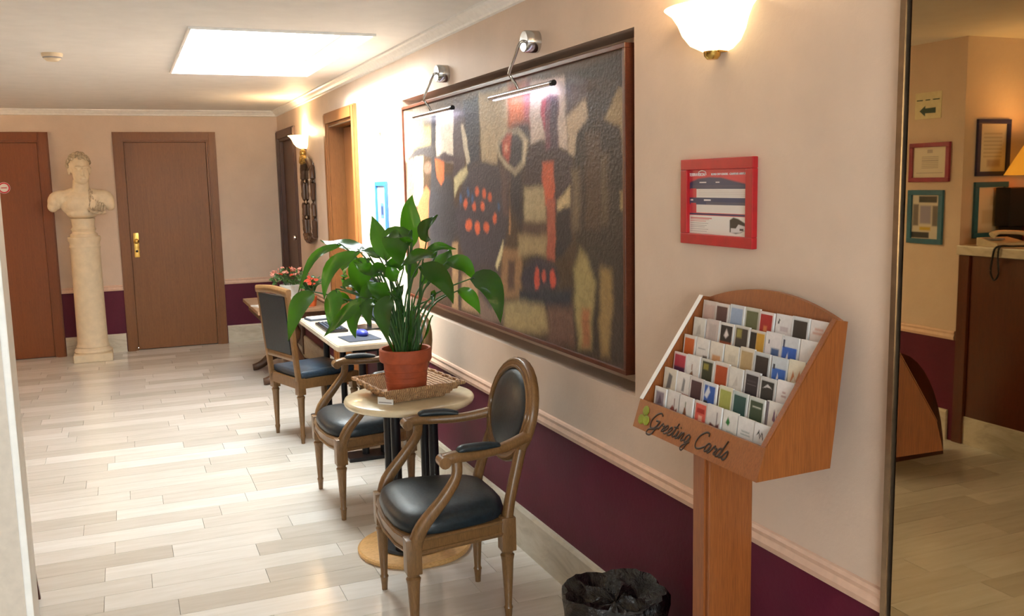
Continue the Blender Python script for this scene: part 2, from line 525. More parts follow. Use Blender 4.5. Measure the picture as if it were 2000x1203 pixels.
# ceiling with the roof light
mb = MB()
xs = [-3.4, SKX0, SKX1, D+0.25]; ys = [YB-0.2, SKY0, SKY1, F+0.2]
for i in range(3):
    for j in range(3):
        if i == 1 and j == 1: continue
        mb.box(xs[i], xs[i+1], ys[j], ys[j+1], CZ, CZ+0.06)
mb.build('ceiling', 'ceiling_paint', None, **STRUCT)
def skylight(n, x0, x1, y0, y1):
    w = thing('window_%d' % n, '', '', (0, 0, 0)); del w['label'], w['category']; w['kind'] = 'structure'
    t = 0.05
    def ring(a, b, z0, z1, nm):
        m = MB()
        m.box(x0-a, x0+b, y0-a, y1+a, z0, z1); m.box(x1-b, x1+a, y0-a, y1+a, z0, z1)
        m.box(x0+b, x1-b, y0-a, y0+b, z0, z1); m.box(x0+b, x1-b, y1-b, y1+a, z0, z1)
        return m.build(nm, 'white_paint', w)
    ring(0.0, 0.012, CZ-0.012, CZ+0.10, 'lining')
    ring(0.0, 0.055, CZ+0.10, CZ+0.25, 'window_frame')
    ring(0.06, 0.0, CZ+0.05, CZ+0.10, 'curb')
    MB().box(x0+0.04, x1-0.04, y0+0.04, y1-0.04, CZ+0.22, CZ+0.224).build('pane', 'window_glass', w)
skylight(1, SKX0, SKX1, SKY0, SKY1)
w3 = thing('window_2', '', '', (0, 0, 0)); del w3['label'], w3['category']; w3['kind'] = 'structure'  # added window out of view, brings daylight onto the foreground floor
for k in range(4):
    x = WX0+(WX1-WX0)*k/3
    MB().box(max(WX0, x-0.03), min(WX1, x+0.03), YB-0.12, YB-0.04, WZ0, WZ1).build('mullion', 'bronze', w3)
for k in range(3):
    x = WX0+(WX1-WX0)*k/3; x1 = WX0+(WX1-WX0)*(k+1)/3
    MB().box(x+0.03, x1-0.03, YB-0.085, YB-0.08, WZ0, WZ1).build('pane', 'window_glass', w3)
# end of a white partition at the left edge of the view
pl = MB()
pl.box(-1.0, -0.229, 2.06, 2.15, 0, CZ)
pil = pl.build('wall_partition', 'pillar_paint', None, **STRUCT)
MB().box(-0.240, -0.226, 2.056, 2.154, 0, CZ, 0.003).build('corner_bead', 'white_paint', pil)

# floor: a screed and the boards lying on it
floor = MB().box(-3.4, D+0.25, YB-0.2, F+0.2, -0.10, -0.008).build('floor', 'joint', None, **STRUCT)
ROW, LEN = 0.15, 0.62
def plank_mesh(w, h):
    mb = MB(); g = 0.0004; e = 0.0006
    x0, x1, y0, y1 = -w/2+g, w/2-g, -h/2+g, h/2-g
    mb.add([(x0,y0,-0.008),(x1,y0,-0.008),(x1,y1,-0.008),(x0,y1,-0.008),(x0+e,y0+e,0),(x1-e,y0+e,0),(x1-e,y1-e,0),(x0+e,y1-e,0)],
           [(4,5,6,7),(0,1,5,4),(1,2,6,5),(2,3,7,6),(3,0,4,7)])
    return mb
pm = {}
rng = random.Random(3)
rest = MB()
y = YB-0.05
while y < F:
    x = -3.2 - rng.random()*LEN
    while x < D:
        ln = LEN*rng.choice((0.75, 1.0, 1.0, 1.25))
        a, b_ = max(x, -3.2), min(x+ln, D)
        x += ln
        if b_-a < 0.02: continue
        ycen, xc = y+ROW/2, (a+b_)/2
        if 2.6 < ycen < 7.3 and b_ > -0.11*ycen-0.15:
            k = round(b_-a, 3)
            if k not in pm:
                pm[k] = plank_mesh(b_-a, ROW).mesh('plank'); pm[k].materials.append(MATS['floor_board'])
            put('plank', pm[k], None, floor, (xc, ycen, 0.0))
        else:
            m0 = plank_mesh(b_-a, ROW)
            rest.add([(p[0]+xc, p[1]+ycen, p[2]) for p in m0.v], m0.f)
    y += ROW
rest.build('planks', 'floor_board_far', floor, kind='stuff')

# skirting, chair rail and cornice
def run_along_y(name, prof, y0, y1, x, sgn, mat):
    MB().prism(prof, y0, y1, lambda u, v, w: (x+sgn*u, w, v)).build(name, mat, None, **STRUCT)
def run_along_x(name, prof, x0, x1, y, mat):
    MB().prism(prof, x0, x1, lambda u, v, w: (w, y-u, v)).build(name, mat, None, **STRUCT)
SK = [(0, 0), (0.02, 0), (0.02, 0.168), (0.013, 0.182), (0, 0.182)]
RL = [(0, 0.607), (0.012, 0.609), (0.016, 0.625), (0.010, 0.640), (0.013, 0.652), (0.008, 0.660), (0, 0.662)]
CR = [(0, CZ), (0.055, CZ), (0.055, CZ-0.010), (0.042, CZ-0.016), (0.030, CZ-0.030), (0.016, CZ-0.042), (0.014, CZ-0.052), (0, CZ-0.056)]
for k, (y0, y1) in enumerate(((1.516, 6.37), (7.40, 8.81))):
    run_along_y('baseboard_right' if k == 0 else 'baseboard_right_far', SK, y0, y1, D, -1, 'marble')
    run_along_y('trim_%d' % (k+1), RL, y0, y1, D, -1, 'peach_trim')
run_along_y('trim_3', CR, 1.516, F, D, -1, 'white_paint')
for k, (x0, x1) in enumerate(((-0.592, -0.05), (0.915, D))):
    run_along_x('baseboard_far' if k == 0 else 'baseboard_far_corner', SK, x0, x1, F, 'marble')
    run_along_x('trim_%d' % (k+4), RL, x0, x1, F, 'peach_trim')
run_along_x('trim_6', CR, -3.2, D, F, 'white_paint')
run_along_y('baseboard_left', SK, 4.02, 5.6, -1.45, 1, 'marble')
run_along_y('trim_7', RL, 3.992, 5.6, -1.45, 1, 'peach_trim')

# doors: architrave (casing), leaf, handle
def casing(mb, a0, a1, h, wd, fn, pr=0.02):
    for (u0, u1, z0, z1) in ((a0-wd, a0, 0, h+wd), (a1, a1+wd, 0, h+wd), (a0, a1, h, h+wd)):
        mb.prism([(u0, z0), (u1, z0), (u1, z1), (u0, z1)], -0.01, pr, lambda u, v, w: fn(u, w, v))
        mb.prism([(u0+.012, z0), (u1-.012, z0), (u1-.012, z1-.012), (u0+.012, z1-.012)], pr, pr+0.008, lambda u, v, w: fn(u, w, v))
def far_door(n, x0, x1, mat, label):
    d = thing('door_%d' % n, label, 'door', (0, 0, 0)); d['kind'] = 'structure'; del d['category']
    fn = lambda u, w, z: (u, F-w, z)
    mb = MB(); casing(mb, x0, x1, 2.06, 0.078, fn); mb.build('door_frame', mat, d)
    mb = MB()
    for (a, b_) in ((x0, x0+0.018), (x1-0.018, x1)): mb.box(a, b_, F-0.005, F+0.10, 0, 2.06)
    mb.box(x0+0.018, x1-0.018, F-0.005, F+0.10, 2.042, 2.06); mb.build('jamb', mat, d)
    lf = MB().box(x0+0.02, x1-0.02, F+0.012, F+0.052, 0.006, 2.04, 0.003).build('door_leaf', mat, d)
    return d, lf
d1, lf1 = far_door(1, -1.48, -0.675, 'door_wood_red', 'plain brown wooden door left of the plaster bust')
d2, lf2 = far_door(2, 0.035, 0.83, 'door_wood', 'plain brown wooden door with brass lock plate right of the bust')
pt = MB().box(0.080, 0.130, F+0.004, F+0.012, 0.925, 1.165, 0.003).build('lock_plate', 'brass', lf2, smooth=40, label='brass lock plate')
kn = MB(); kn.lathe([(0.0, 0), (0.012, 0), (0.010, 0.03), (0.024, 0.045), (0.026, 0.058), (0.016, 0.068), (0, 0.07)], 14)
km = kn.mesh('knob', 40)
put('knob', km, 'brass', d2, (0.105, F+0.004, 1.085), (PI/2, 0, 0))
cy = MB(); cy.lathe([(0.011, 0), (0.011, 0.008), (0, 0.008)], 12)
put('lock_cylinder', cy.mesh('lock_cylinder', 40), 'dark_gap', d2, (0.105, F+0.004, 0.985), (PI/2, 0, 0))
def right_door(n, y0, y1, mat, label, depth):
    d = thing('door_%d' % n, label, 'door', (0, 0, 0)); d['kind'] = 'structure'; del d['category']
    fn = lambda u, w, z: (D-w, u, z)
    mb = MB(); casing(mb, y0, y1, 2.06, 0.08, fn); mb.build('door_frame', mat, d)
    mb = MB()
    for (a, b_) in ((y0, y0+0.02), (y1-0.02, y1)): mb.box(D-0.005, D+depth, a, b_, 0, 2.06)
    mb.box(D-0.005, D+depth, y0+0.02, y1-0.02, 2.035, 2.06); mb.build('jamb', mat, d)
    return d
d3 = right_door(3, 6.45, 7.32, 'honey_wood', 'honey coloured wooden door in a deep frame beside the blue notice', 0.17)
MB().box(D+0.10, D+0.14, 6.475, 7.245, 0.006, 2.025, 0.003).build('door_leaf', 'honey_wood', d3)
MB().box(D+0.148, D+0.152, 6.47, 7.30, 0.0, 2.034).build('dark_slit', 'dark_gap', d3)
MB().box(D-0.012, D+0.004, 6.50, 7.27, 2.030, 2.038).build('weather_strip', 'chrome', d3)
d4 = right_door(4, 8.89, 9.76, 'door_wood_dark', 'dark wooden door in the far right corner by the wall mirror', 0.08)
lf4 = MB().box(D+0.03, D+0.07, 8.915, 9.735, 0.006, 2.033, 0.003).build('door_leaf', 'door_wood_dark', d4)
kb = MB(); kb.lathe([(0, 0), (0.014, 0), (0.011, 0.03), (0.026, 0.05), (0.024, 0.064), (0, 0.07)], 12)
put('knob', kb.mesh('knob', 40), 'chrome', d4, (D+0.03, 8.99, 1.10), (0, -PI/2, 0))
# small round sign on door 1
sg = thing('round_sign', 'small round red and white sign stuck on the left door', 'sign', (-1.0, F+0.0115, 1.628), rot=ON_FAR)
MB().lathe([(0, 0), (0.052, 0), (0.052, 0.003), (0, 0.003)], 24).build('sign_disc', 'paper', sg)
rg = MB(); rg.sweep([(0.044*math.cos(2*PI*i/16), 0.044*math.sin(2*PI*i/16), 0.003) for i in range(16)], 0.006, 0.0012, 6, closed=True, smooth=1); rg.build('red_ring', 'sign_red', sg)
MB().box(-0.024, 0.024, -0.004, 0.004, 0.003, 0.004).build('symbol', 'sign_red', sg)
# smoke detector
sd = thing('smoke_detector', 'small pale round detector on the ceiling left of the skylight', 'detector', (-0.30, 5.9, CZ))
MB().lathe([(0, 0), (0.055, 0), (0.055, -0.012), (0.045, -0.030), (0.03, -0.042), (0, -0.044)], 20).build('housing', 'plaster', sd, smooth=35)
MB().lathe([(0.046, -0.028), (0.050, -0.024), (0.050, -0.018)], 20).build('vent_ring', 'print_grey', sd)

# ================================================================ PAINTING, PICTURE LIGHTS
PY0, PY1, PZ0, PZ1 = 2.667, 5.240, 0.940, 2.021
PX = D-0.010
pt = thing('painting', 'huge abstract oil painting of dark figures in the wall niche', 'painting', (PX, (PY0+PY1)/2, (PZ0+PZ1)/2), rot=ON_RIGHT)
pw, ph = PY1-PY0, PZ1-PZ0
fm = MB()
for (a, b_, c, d_) in ((-pw/2, pw/2, ph/2-0.016, ph/2), (-pw/2, pw/2, -ph/2, -ph/2+0.016), (-pw/2, -pw/2+0.016, -ph/2+0.016, ph/2-0.016), (pw/2-0.016, pw/2, -ph/2+0.016, ph/2-0.016)):
    fm.box(a, b_, c, d_, -0.062, 0.002, 0.002)
fm.build('picture_frame', 'frame_wood', pt, label='thin reddish brown picture frame')
PAINT = [
((190,150,120),0.005,(-0.001,0.988,0.073,0.974,0.06,0.722,-0.015,0.727)),
((148,108,90),0.005,(0.014,0.731,0.074,0.727,0.062,0.507,0.002,0.505)),
((212,192,142),0.005,(0.07,0.752,0.136,0.746,0.123,0.49,0.057,0.488)),
((98,92,86),0.009,(0.074,0.986,0.234,0.956,0.23,0.862,0.068,0.885)),
((152,132,88),0.009,(0.07,0.909,0.204,0.888,0.198,0.758,0.062,0.771)),
((205,188,165),0.005,(0.23,0.946,0.34,0.947,0.331,0.693,0.221,0.734)),
((84,72,74),0.005,(0.341,0.978,0.402,0.965,0.39,0.626,0.327,0.628)),
((176,152,116),0.005,(0.476,0.974,0.616,0.974,0.612,0.807,0.566,0.772,0.558,0.673,0.485,0.688)),
((58,56,60),0.007,(0.2,0.945,0.23,0.94,0.213,0.557,0.182,0.557)),
((70,64,64),0.004,(0.012,0.741,0.108,0.793,0.219,0.79,0.216,0.723,0.14,0.746,0.07,0.736,0.014,0.728)),
((130,96,76),0.004,(0.192,0.681,0.188,0.666,0.178,0.654,0.165,0.651,0.151,0.655,0.142,0.668,0.139,0.684,0.144,0.7,0.154,0.711,0.168,0.715,0.18,0.709,0.189,0.697)),
((62,60,64),0.012,(0.193,0.644,0.321,0.639,0.328,0.453,0.314,0.288,0.17,0.147,0.154,0.503)),
((60,58,62),0.012,(0.186,0.494,0.378,0.501,0.372,0.341,0.178,0.317)),
((76,62,66),0.004,(0.216,0.725,0.275,0.754,0.331,0.725,0.393,0.71,0.374,0.669,0.331,0.625,0.329,0.693,0.273,0.707)),
((205,98,52),0.004,(0.214,0.722,0.274,0.707,0.273,0.619,0.249,0.59,0.224,0.631)),
((216,112,62),0.005,(0.149,0.586,0.173,0.563,0.159,0.443,0.142,0.263,0.09,0.256,0.072,0.437,0.094,0.514)),
((50,54,66),0.007,(0.394,0.969,0.476,0.971,0.473,0.691,0.41,0.672,0.407,0.77)),
((192,176,150),0.004,(0.377,0.862,0.391,0.865,0.411,0.79,0.424,0.697,0.404,0.688,0.393,0.751)),
((186,170,122),0.005,(0.331,0.623,0.404,0.68,0.416,0.631,0.361,0.59,0.33,0.539)),
((66,60,68),0.009,(0.423,0.677,0.485,0.693,0.564,0.671,0.586,0.587,0.604,0.47,0.594,0.375,0.565,0.285,0.535,0.21,0.457,0.184,0.395,0.224,0.357,0.305,0.335,0.455,0.381,0.6)),
((170,130,86),0.005,(0.308,0.316,0.344,0.321,0.332,0.003,0.296,-0.008)),
((168,132,92),0.007,(0.363,0.177,0.406,0.18,0.449,0.132,0.446,0.015,0.354,0.015)),
((60,46,44),0.004,(0.344,0.239,0.356,0.241,0.348,0.013,0.336,0.01)),
((122,98,84),0.009,(0.455,0.123,0.572,0.151,0.569,0.017,0.451,-0.021)),
((66,58,60),0.009,(0.395,0.237,0.553,0.265,0.561,0.158,0.513,0.056,0.455,0.112)),
((150,106,66),0.008,(0.571,0.326,0.659,0.338,0.655,0.143,0.566,0.12)),
((88,60,50),0.008,(0.597,0.282,0.628,0.287,0.625,0.164,0.594,0.156)),
((196,180,130),0.004,(0.58,0.361,0.57,0.292,0.547,0.234,0.539,0.252,0.56,0.319)),
((152,132,88),0.008,(0.585,0.105,0.721,0.143,0.719,0.034,0.582,-0.013)),
((190,130,80),0.004,(0.611,0.649,0.617,0.648,0.611,0.393,0.605,0.392)),
((92,68,66),0.007,(0.574,0.658,0.616,0.647,0.606,0.469,0.58,0.468)),
((206,100,54),0.014,(0.616,0.971,0.683,0.973,0.704,0.819,0.634,0.813,0.612,0.806)),
((172,88,98),0.014,(0.675,0.966,0.703,0.968,0.7,0.82,0.68,0.83)),
((48,44,50),0.019,(0.609,0.689,0.669,0.681,0.663,0.395,0.605,0.509)),
((60,48,50),0.012,(0.612,0.806,0.645,0.825,0.696,0.828,0.7,0.645,0.672,0.646,0.694,0.748)),
((204,184,148),0.007,(0.559,0.757,0.599,0.806,0.651,0.803,0.691,0.758,0.679,0.674,0.634,0.634,0.595,0.666,0.569,0.702)),
((58,50,54),0.007,(0.568,0.752,0.603,0.798,0.646,0.796,0.672,0.756,0.667,0.679,0.634,0.646,0.6,0.679,0.576,0.707)),
((192,74,52),0.007,(0.582,0.767,0.605,0.794,0.623,0.793,0.619,0.727,0.609,0.681,0.587,0.71)),
((225,150,120),0.005,(0.608,0.738,0.607,0.729,0.604,0.723,0.601,0.721,0.598,0.724,0.595,0.73,0.595,0.739,0.596,0.748,0.599,0.754,0.602,0.756,0.605,0.754,0.607,0.747)),
((202,180,164),0.005,(0.703,0.972,0.828,0.964,0.833,0.706,0.804,0.722,0.746,0.758,0.701,0.738)),
((190,166,136),0.005,(0.832,0.828,0.888,0.872,0.901,0.811,0.866,0.763,0.855,0.684,0.835,0.691)),
((98,84,88),0.010,(0.83,0.96,0.894,0.952,0.898,0.879,0.865,0.867,0.831,0.834)),
((112,60,76),0.006,(0.747,0.896,0.776,0.913,0.803,0.906,0.807,0.858,0.8,0.798,0.802,0.652,0.754,0.66,0.755,0.783,0.742,0.85)),
((70,48,64),0.006,(0.778,0.906,0.805,0.89,0.8,0.798,0.801,0.662,0.772,0.664)),
((178,60,80),0.004,(0.746,0.892,0.762,0.894,0.755,0.783,0.743,0.844)),
((66,50,52),0.005,(0.7,0.734,0.747,0.752,0.758,0.716,0.81,0.714,0.85,0.683,0.846,0.588,0.818,0.56,0.798,0.53,0.793,0.48,0.758,0.478,0.756,0.516,0.714,0.538,0.714,0.567,0.666,0.573,0.687,0.675)),
((168,148,108),0.007,(0.673,0.581,0.757,0.58,0.755,0.449,0.67,0.442)),
((96,70,58),0.010,(0.664,0.442,0.755,0.449,0.754,0.399,0.663,0.389)),
((162,136,92),0.009,(0.647,0.39,0.757,0.402,0.756,0.327,0.645,0.31)),
((196,170,120),0.005,(0.797,0.53,0.838,0.583,0.839,0.483,0.796,0.481)),
((208,86,50),0.005,(0.747,0.671,0.785,0.674,0.787,0.589,0.781,0.514,0.756,0.513,0.741,0.611)),
((172,80,58),0.004,(0.76,0.537,0.79,0.537,0.787,0.313,0.756,0.308)),
((50,42,46),0.006,(0.793,0.495,0.822,0.515,0.844,0.513,0.843,0.394,0.815,0.337,0.788,0.316)),
((60,50,62),0.009,(0.798,0.253,0.788,0.213,0.763,0.178,0.727,0.158,0.69,0.159,0.662,0.182,0.653,0.222,0.664,0.266,0.693,0.301,0.73,0.318,0.765,0.313,0.79,0.289)),
((194,64,46),0.004,(0.727,0.232,0.726,0.209,0.721,0.191,0.716,0.184,0.711,0.189,0.707,0.205,0.706,0.228,0.708,0.251,0.712,0.269,0.718,0.276,0.723,0.271,0.726,0.255)),
((186,66,48),0.004,(0.751,0.249,0.75,0.236,0.747,0.226,0.743,0.221,0.739,0.224,0.736,0.233,0.735,0.245,0.736,0.258,0.74,0.268,0.744,0.272,0.747,0.27,0.75,0.261)),
((198,62,44),0.004,(0.786,0.248,0.784,0.229,0.78,0.215,0.775,0.209,0.769,0.213,0.766,0.225,0.764,0.243,0.766,0.261,0.77,0.275,0.776,0.281,0.781,0.277,0.785,0.265)),
((46,46,58),0.007,(0.645,0.172,0.839,0.219,0.838,0.155,0.644,0.1)),
((162,138,88),0.011,(0.577,0.087,0.67,0.131,0.741,0.133,0.762,0.043,0.68,0.009,0.574,0.004)),
((110,76,62),0.011,(0.758,0.132,0.85,0.159,0.849,0.025,0.756,-0.01)),
((58,46,39),0.006,(0.893,0.88,0.898,0.906,0.929,0.919,0.994,0.893,0.982,0.842,0.945,0.801,0.985,0.769,0.99,0.705,0.998,0.493,0.998,0.008,0.851,0.003,0.845,0.171,0.847,0.277,0.86,0.373,0.844,0.459,0.851,0.674,0.864,0.768,0.892,0.788,0.901,0.811)),
((152,126,82),0.005,(0.982,0.883,0.997,0.884,0.996,0.686,0.989,0.769,0.945,0.8)),
((150,126,80),0.004,(0.986,0.563,0.998,0.563,0.998,0.508,0.986,0.507)),
((52,40,36),0.007,(0.83,0.97,0.997,0.994,0.997,0.888,0.929,0.919,0.889,0.929)),
((98,78,56),0.009,(0.933,0.682,0.954,0.681,0.953,0.463,0.932,0.461)),
((112,92,70),0.010,(0.846,0.639,0.872,0.638,0.87,0.436,0.844,0.433)),
((84,62,46),0.007,(0.892,0.759,0.932,0.754,0.929,0.441,0.889,0.438)),
((152,132,78),0.009,(0.869,0.371,0.888,0.348,0.917,0.263,0.907,0.17,0.901,0.032,0.861,0.016,0.849,0.179,0.85,0.295)),
((156,92,52),0.007,(0.874,0.16,0.898,0.167,0.897,0.033,0.873,0.024)),
((142,112,62),0.009,(0.931,0.316,0.963,0.312,0.965,0.211,0.953,0.025,0.931,0.016,0.925,0.125)),
((214,86,48),0.004,(0.468,0.564,0.464,0.549,0.456,0.542,0.448,0.548,0.446,0.563,0.449,0.579,0.457,0.585,0.465,0.579)),
((214,86,48),0.004,(0.503,0.554,0.5,0.539,0.492,0.533,0.485,0.539,0.482,0.554,0.485,0.568,0.493,0.575,0.5,0.568)),
((214,86,48),0.004,(0.531,0.537,0.528,0.522,0.521,0.516,0.513,0.522,0.511,0.537,0.514,0.551,0.522,0.557,0.529,0.551)),
((214,86,48),0.004,(0.404,0.506,0.4,0.49,0.392,0.483,0.383,0.489,0.38,0.505,0.385,0.521,0.393,0.528,0.401,0.521)),
((214,86,48),0.004,(0.45,0.497,0.447,0.482,0.438,0.475,0.431,0.481,0.428,0.496,0.432,0.512,0.44,0.518,0.447,0.512)),
((214,86,48),0.004,(0.493,0.501,0.489,0.486,0.481,0.48,0.474,0.486,0.471,0.501,0.475,0.516,0.483,0.522,0.49,0.516)),
((218,88,48),0.004,(0.429,0.413,0.423,0.393,0.408,0.383,0.393,0.39,0.388,0.409,0.395,0.429,0.41,0.438,0.424,0.431)),
((218,88,48),0.004,(0.469,0.403,0.464,0.38,0.454,0.37,0.443,0.378,0.44,0.4,0.445,0.424,0.456,0.434,0.466,0.425)),
((218,88,48),0.004,(0.515,0.412,0.51,0.396,0.499,0.389,0.489,0.394,0.485,0.41,0.49,0.426,0.501,0.433,0.511,0.427)),
((218,88,48),0.004,(0.551,0.45,0.548,0.432,0.541,0.424,0.534,0.431,0.531,0.448,0.535,0.466,0.542,0.473,0.549,0.466)),
((52,84,128),0.004,(0.417,0.558,0.412,0.538,0.405,0.538,0.401,0.558,0.406,0.578,0.414,0.578)),
((52,84,128),0.004,(0.438,0.533,0.434,0.513,0.426,0.512,0.423,0.532,0.428,0.553,0.435,0.553)),
((52,84,128),0.004,(0.566,0.502,0.562,0.483,0.556,0.483,0.553,0.501,0.557,0.52,0.563,0.52)),
((52,84,128),0.004,(0.373,0.531,0.369,0.511,0.36,0.51,0.357,0.531,0.362,0.552,0.37,0.552)),
]
cv = raster(pw-0.032, ph-0.032, 480, 210, (92, 72, 56), [(tuple(min(245, (v*0.8+sum(c)/3*0.2)*1.15+4) for v in c), s*1.1, p) for c, s, p in PAINT], 'canvas', 0.0022)
put('canvas', cv, 'canvas', pt, (0, 0, -0.008))
def picture_light(y, dy, label):
    t = thing('picture_light', label, 'picture light', (D, y, 2.12), group='picture lights above the painting')
    m = MB(); m.lathe([(0, 0), (0.042, 0), (0.042, 0.052), (0.038, 0.058), (0, 0.058)], 24)
    put('mount', m.mesh('mount', 40), 'chrome', t, (0, dy, 0), (0, -PI/2, 0))
    MB().sweep([(-0.050, dy, 0), (-0.072, dy, -0.006), (-0.084, dy*0.55, -0.060), (-0.090, 0, -0.108), (-0.085, 0, -0.125), (-0.066, 0, -0.150), (-0.055, 0, -0.172)], 0.006, n=8).build('arm', 'chrome', t, smooth=60)
    MB().sweep([(-0.052, -0.31, -0.180), (-0.052, 0.31, -0.180)], 0.010, n=12).build('tube', 'brushed_tube', t, smooth=60)
    MB().sweep([(-0.052, -0.325, -0.180), (-0.052, -0.305, -0.180)], 0.011, n=12).build('end_cap', 'black_metal', t, smooth=60)
    MB().box(-0.048, -0.036, -0.29, 0.29, -0.193, -0.188).build('lamp_strip', 'picture_lamp', t)
    l = bpy.data.lights.new('picture_light_glow', 'AREA'); l.shape = 'RECTANGLE'; l.size = 0.5; l.size_y = 0.012
    l.energy = 0.25; l.color = (0.80, 0.78, 1.0)
    o = bpy.data.objects.new('picture_light_glow', l); COL.objects.link(o); o.parent = t
    o.location = (-0.034, 0, -0.196)
    o.rotation_euler = Matrix(((0, -0.66, -0.75), (1, 0, 0), (0, -0.75, 0.66))).to_euler()
    return t
emit('picture_lamp', (226, 222, 255), 3.0)
picture_light(3.435, -0.07, 'chrome picture light nearer the camera, right one above the painting')
picture_light(4.553, -0.11, 'chrome picture light further away, left one above the painting')

# ================================================================ LOBBY MIRROR
lm = thing('wall_mirror', 'tall bronze-edged mirror on the right wall reflecting the reception', 'mirror', (D, 0, 0))
MB().box(-0.010, -0.004, -1.6, 1.490, 0.10, CZ-0.02).build('mirror_glass', 'lobby_mirror', lm)
MB().box(-0.003, 0.0, -1.61, 1.499, 0.09, CZ-0.01).build('backing', 'dark_gap', lm)
MB().prism([(0, 1.497), (-0.018, 1.499), (-0.020, 1.512), (0, 1.516)], 0.0, CZ, lambda u, v, w: (u, v, w)).build('edge_strip', 'bronze', lm)

# ================================================================ WALL SCONCES
def sconce(y, z, label, energy):
    t = thing('wall_sconce', label, 'wall lamp', (D, y, z), group='bowl shaped wall lamps')
    prof = [(0.02, -0.085), (0.05, -0.080), (0.085, -0.058), (0.106, -0.025), (0.118, 0.010), (0.134, 0.040), (0.150, 0.055), (0.154, 0.059), (0.150, 0.061), (0.130, 0.046), (0.113, 0.012), (0.100, -0.022), (0.080, -0.052), (0.048, -0.073), (0.02, -0.078)]
    prof = [(r, z*0.8) for r, z in prof]
    MB().lathe(prof, 28, (0, 0, 0), PI/2, 3*PI/2).build('glass_shade', 'sconce_glass', t, smooth=50)
    MB().lathe([(0.0, -0.088), (0.014, -0.087), (0.022, -0.078), (0.024, -0.066), (0, -0.062)], 14, (-0.03, 0, 0)).build('finial', 'brass', t, smooth=40)
    MB().box(-0.03, 0.0, -0.03, 0.03, -0.07, 0.03, 0.004).build('wall_plate', 'brass', t)
    b = MB(); b.ell((-0.055, 0, 0.0), (0.018, 0.018, 0.035)); b.build('bulb', 'bulb', t, smooth=60)
    l = bpy.data.lights.new('sconce_light', 'POINT'); l.energy = energy; l.shadow_soft_size = 0.04; l.color = (1.0, 0.70, 0.38)
    o = bpy.data.objects.new('sconce_light', l); COL.objects.link(o); o.parent = t; o.location = (-0.065, 0, 0.07)
    return t
sconce(2.16, 1.990, 'large glowing glass bowl wall lamp at the top above the red poster', 9.0)
sconce(8.31, 1.975, 'small distant glowing glass bowl wall lamp above the carved mirror', 14.0)
s3 = sconce(7.6, 1.975, 'glass bowl wall lamp on the left side wall near the bust', 75.0)
s3.location = (-3.2, 8.9, 1.975); s3.rotation_euler = (0, 0, PI)

# ================================================================ FRAMED NOTICES
def framed(name, label, cat, w, h, fw_, mat, loc, rot, sheet, group=None, th=0.018):
    t = thing(name, label, cat, loc, rot=rot, group=group)
    f = MB()
    for (a, b_, c, d_) in ((-w/2, w/2, h/2-fw_, h/2), (-w/2, w/2, -h/2, -h/2+fw_), (-w/2, -w/2+fw_, -h/2+fw_, h/2-fw_), (w/2-fw_, w/2, -h/2+fw_, h/2-fw_)):
        f.box(a, b_, c, d_, 0.0005, th, 0.002)
    f.build('frame', mat, t)
    put('sheet', sheet, 'print', t, (0, 0, 0.006))
    return t
# red bus poster
W, Hh = 0.336, 0.240; iw, ih = W-0.058, Hh-0.058
shp = [((206, 62, 72), 0, rect(0, 0.72, 1, 1)),
       ((46, 60, 96), 0.012, (0, .70, 0, .80, .15, .86, .35, .88, .55, .87, .75, .82, 1, .76, 1, .70)),
       ((62, 70, 100), 0, rect(0, .70, 1, .76)),
       ((222, 216, 212), 0, rect(.13, .57, 1, .70)), ((196, 60, 70), 0, rect(.02, .57, .12, .71)),
       ((48, 62, 100), 0, rect(0, .46, 1, .57)), ((80, 84, 106), 0, rect(.3, .46, 1, .50)),
       ((222, 216, 212), 0, rect(.13, .33, 1, .46)), ((196, 60, 70), 0, rect(.02, .33, .12, .48)),
       ((60, 60, 100), 0, rect(0, .30, 1, .325)),
       ((226, 222, 218), 0, rect(0, 0, 1, .295)),
       ((52, 48, 44), .008, (.70, .06, .70, .24, .76, .28, .84, .26, .99, .18, .99, .12, .88, .06, .80, .04)),
       ((206, 204, 206), .005, (.72, .05, .72, .12, .80, .12, .84, .18, .97, .15, .97, .11, .86, .06)),
       ((60, 54, 50), .004, rect(.86, .09, .92, .12))]
for k in range(3): shp.append(((200, 110, 112), 0, rect(.02, .245-k*.022, .40-.05*k, .256-k*.022)))
for k in range(5): shp.append(((170, 166, 166), 0, rect(.02, .165-k*.03, .34-.03*(k % 3), .174-k*.03)))
for k in range(4):
    shp.append(((196, 190, 188), 0, rect(.16, .595+k*.025, .96, .602+k*.025))); shp.append(((196, 190, 188), 0, rect(.16, .355+k*.025, .96, .362+k*.025)))
for a, b_ in ((.18, .30), (.46, .53)): shp.append(((230, 228, 230), 0, rect(a, .79, b_, .81)))
for a, b_ in ((.02, .07), (.26, .38)): shp.append(((226, 224, 228), 0, rect(a, .52, b_, .54)))
rp = framed('framed_poster', 'red framed bus timetable poster on the wall above the card rack', 'poster', W, Hh, 0.03, 'red_frame', (D, 2.163, 1.521), ON_RIGHT, raster(iw, ih, 150, 120, (206, 62, 72), shp, 'sheet'))
put('lettering', text_mesh('TERRAVISION', 0.0128), 'lettering_white', rp, (-iw*.36, ih*.42, 0.0066))
put('lettering', text_mesh('ROME CITY CENTRE - CIAMPINO AIRPORT', 0.0085), 'lettering_white', rp, (iw*.18, ih*.42, 0.0066))
MB().sweep([(-iw*.34, ih*.455, .0068), (-iw*.28, ih*.48, .0068), (-iw*.21, ih*.46, .0068), (-iw*.2, ih*.41, .0068)], 0.0012, 0.0004, 6).build('logo_swoosh', 'lettering_white', rp)
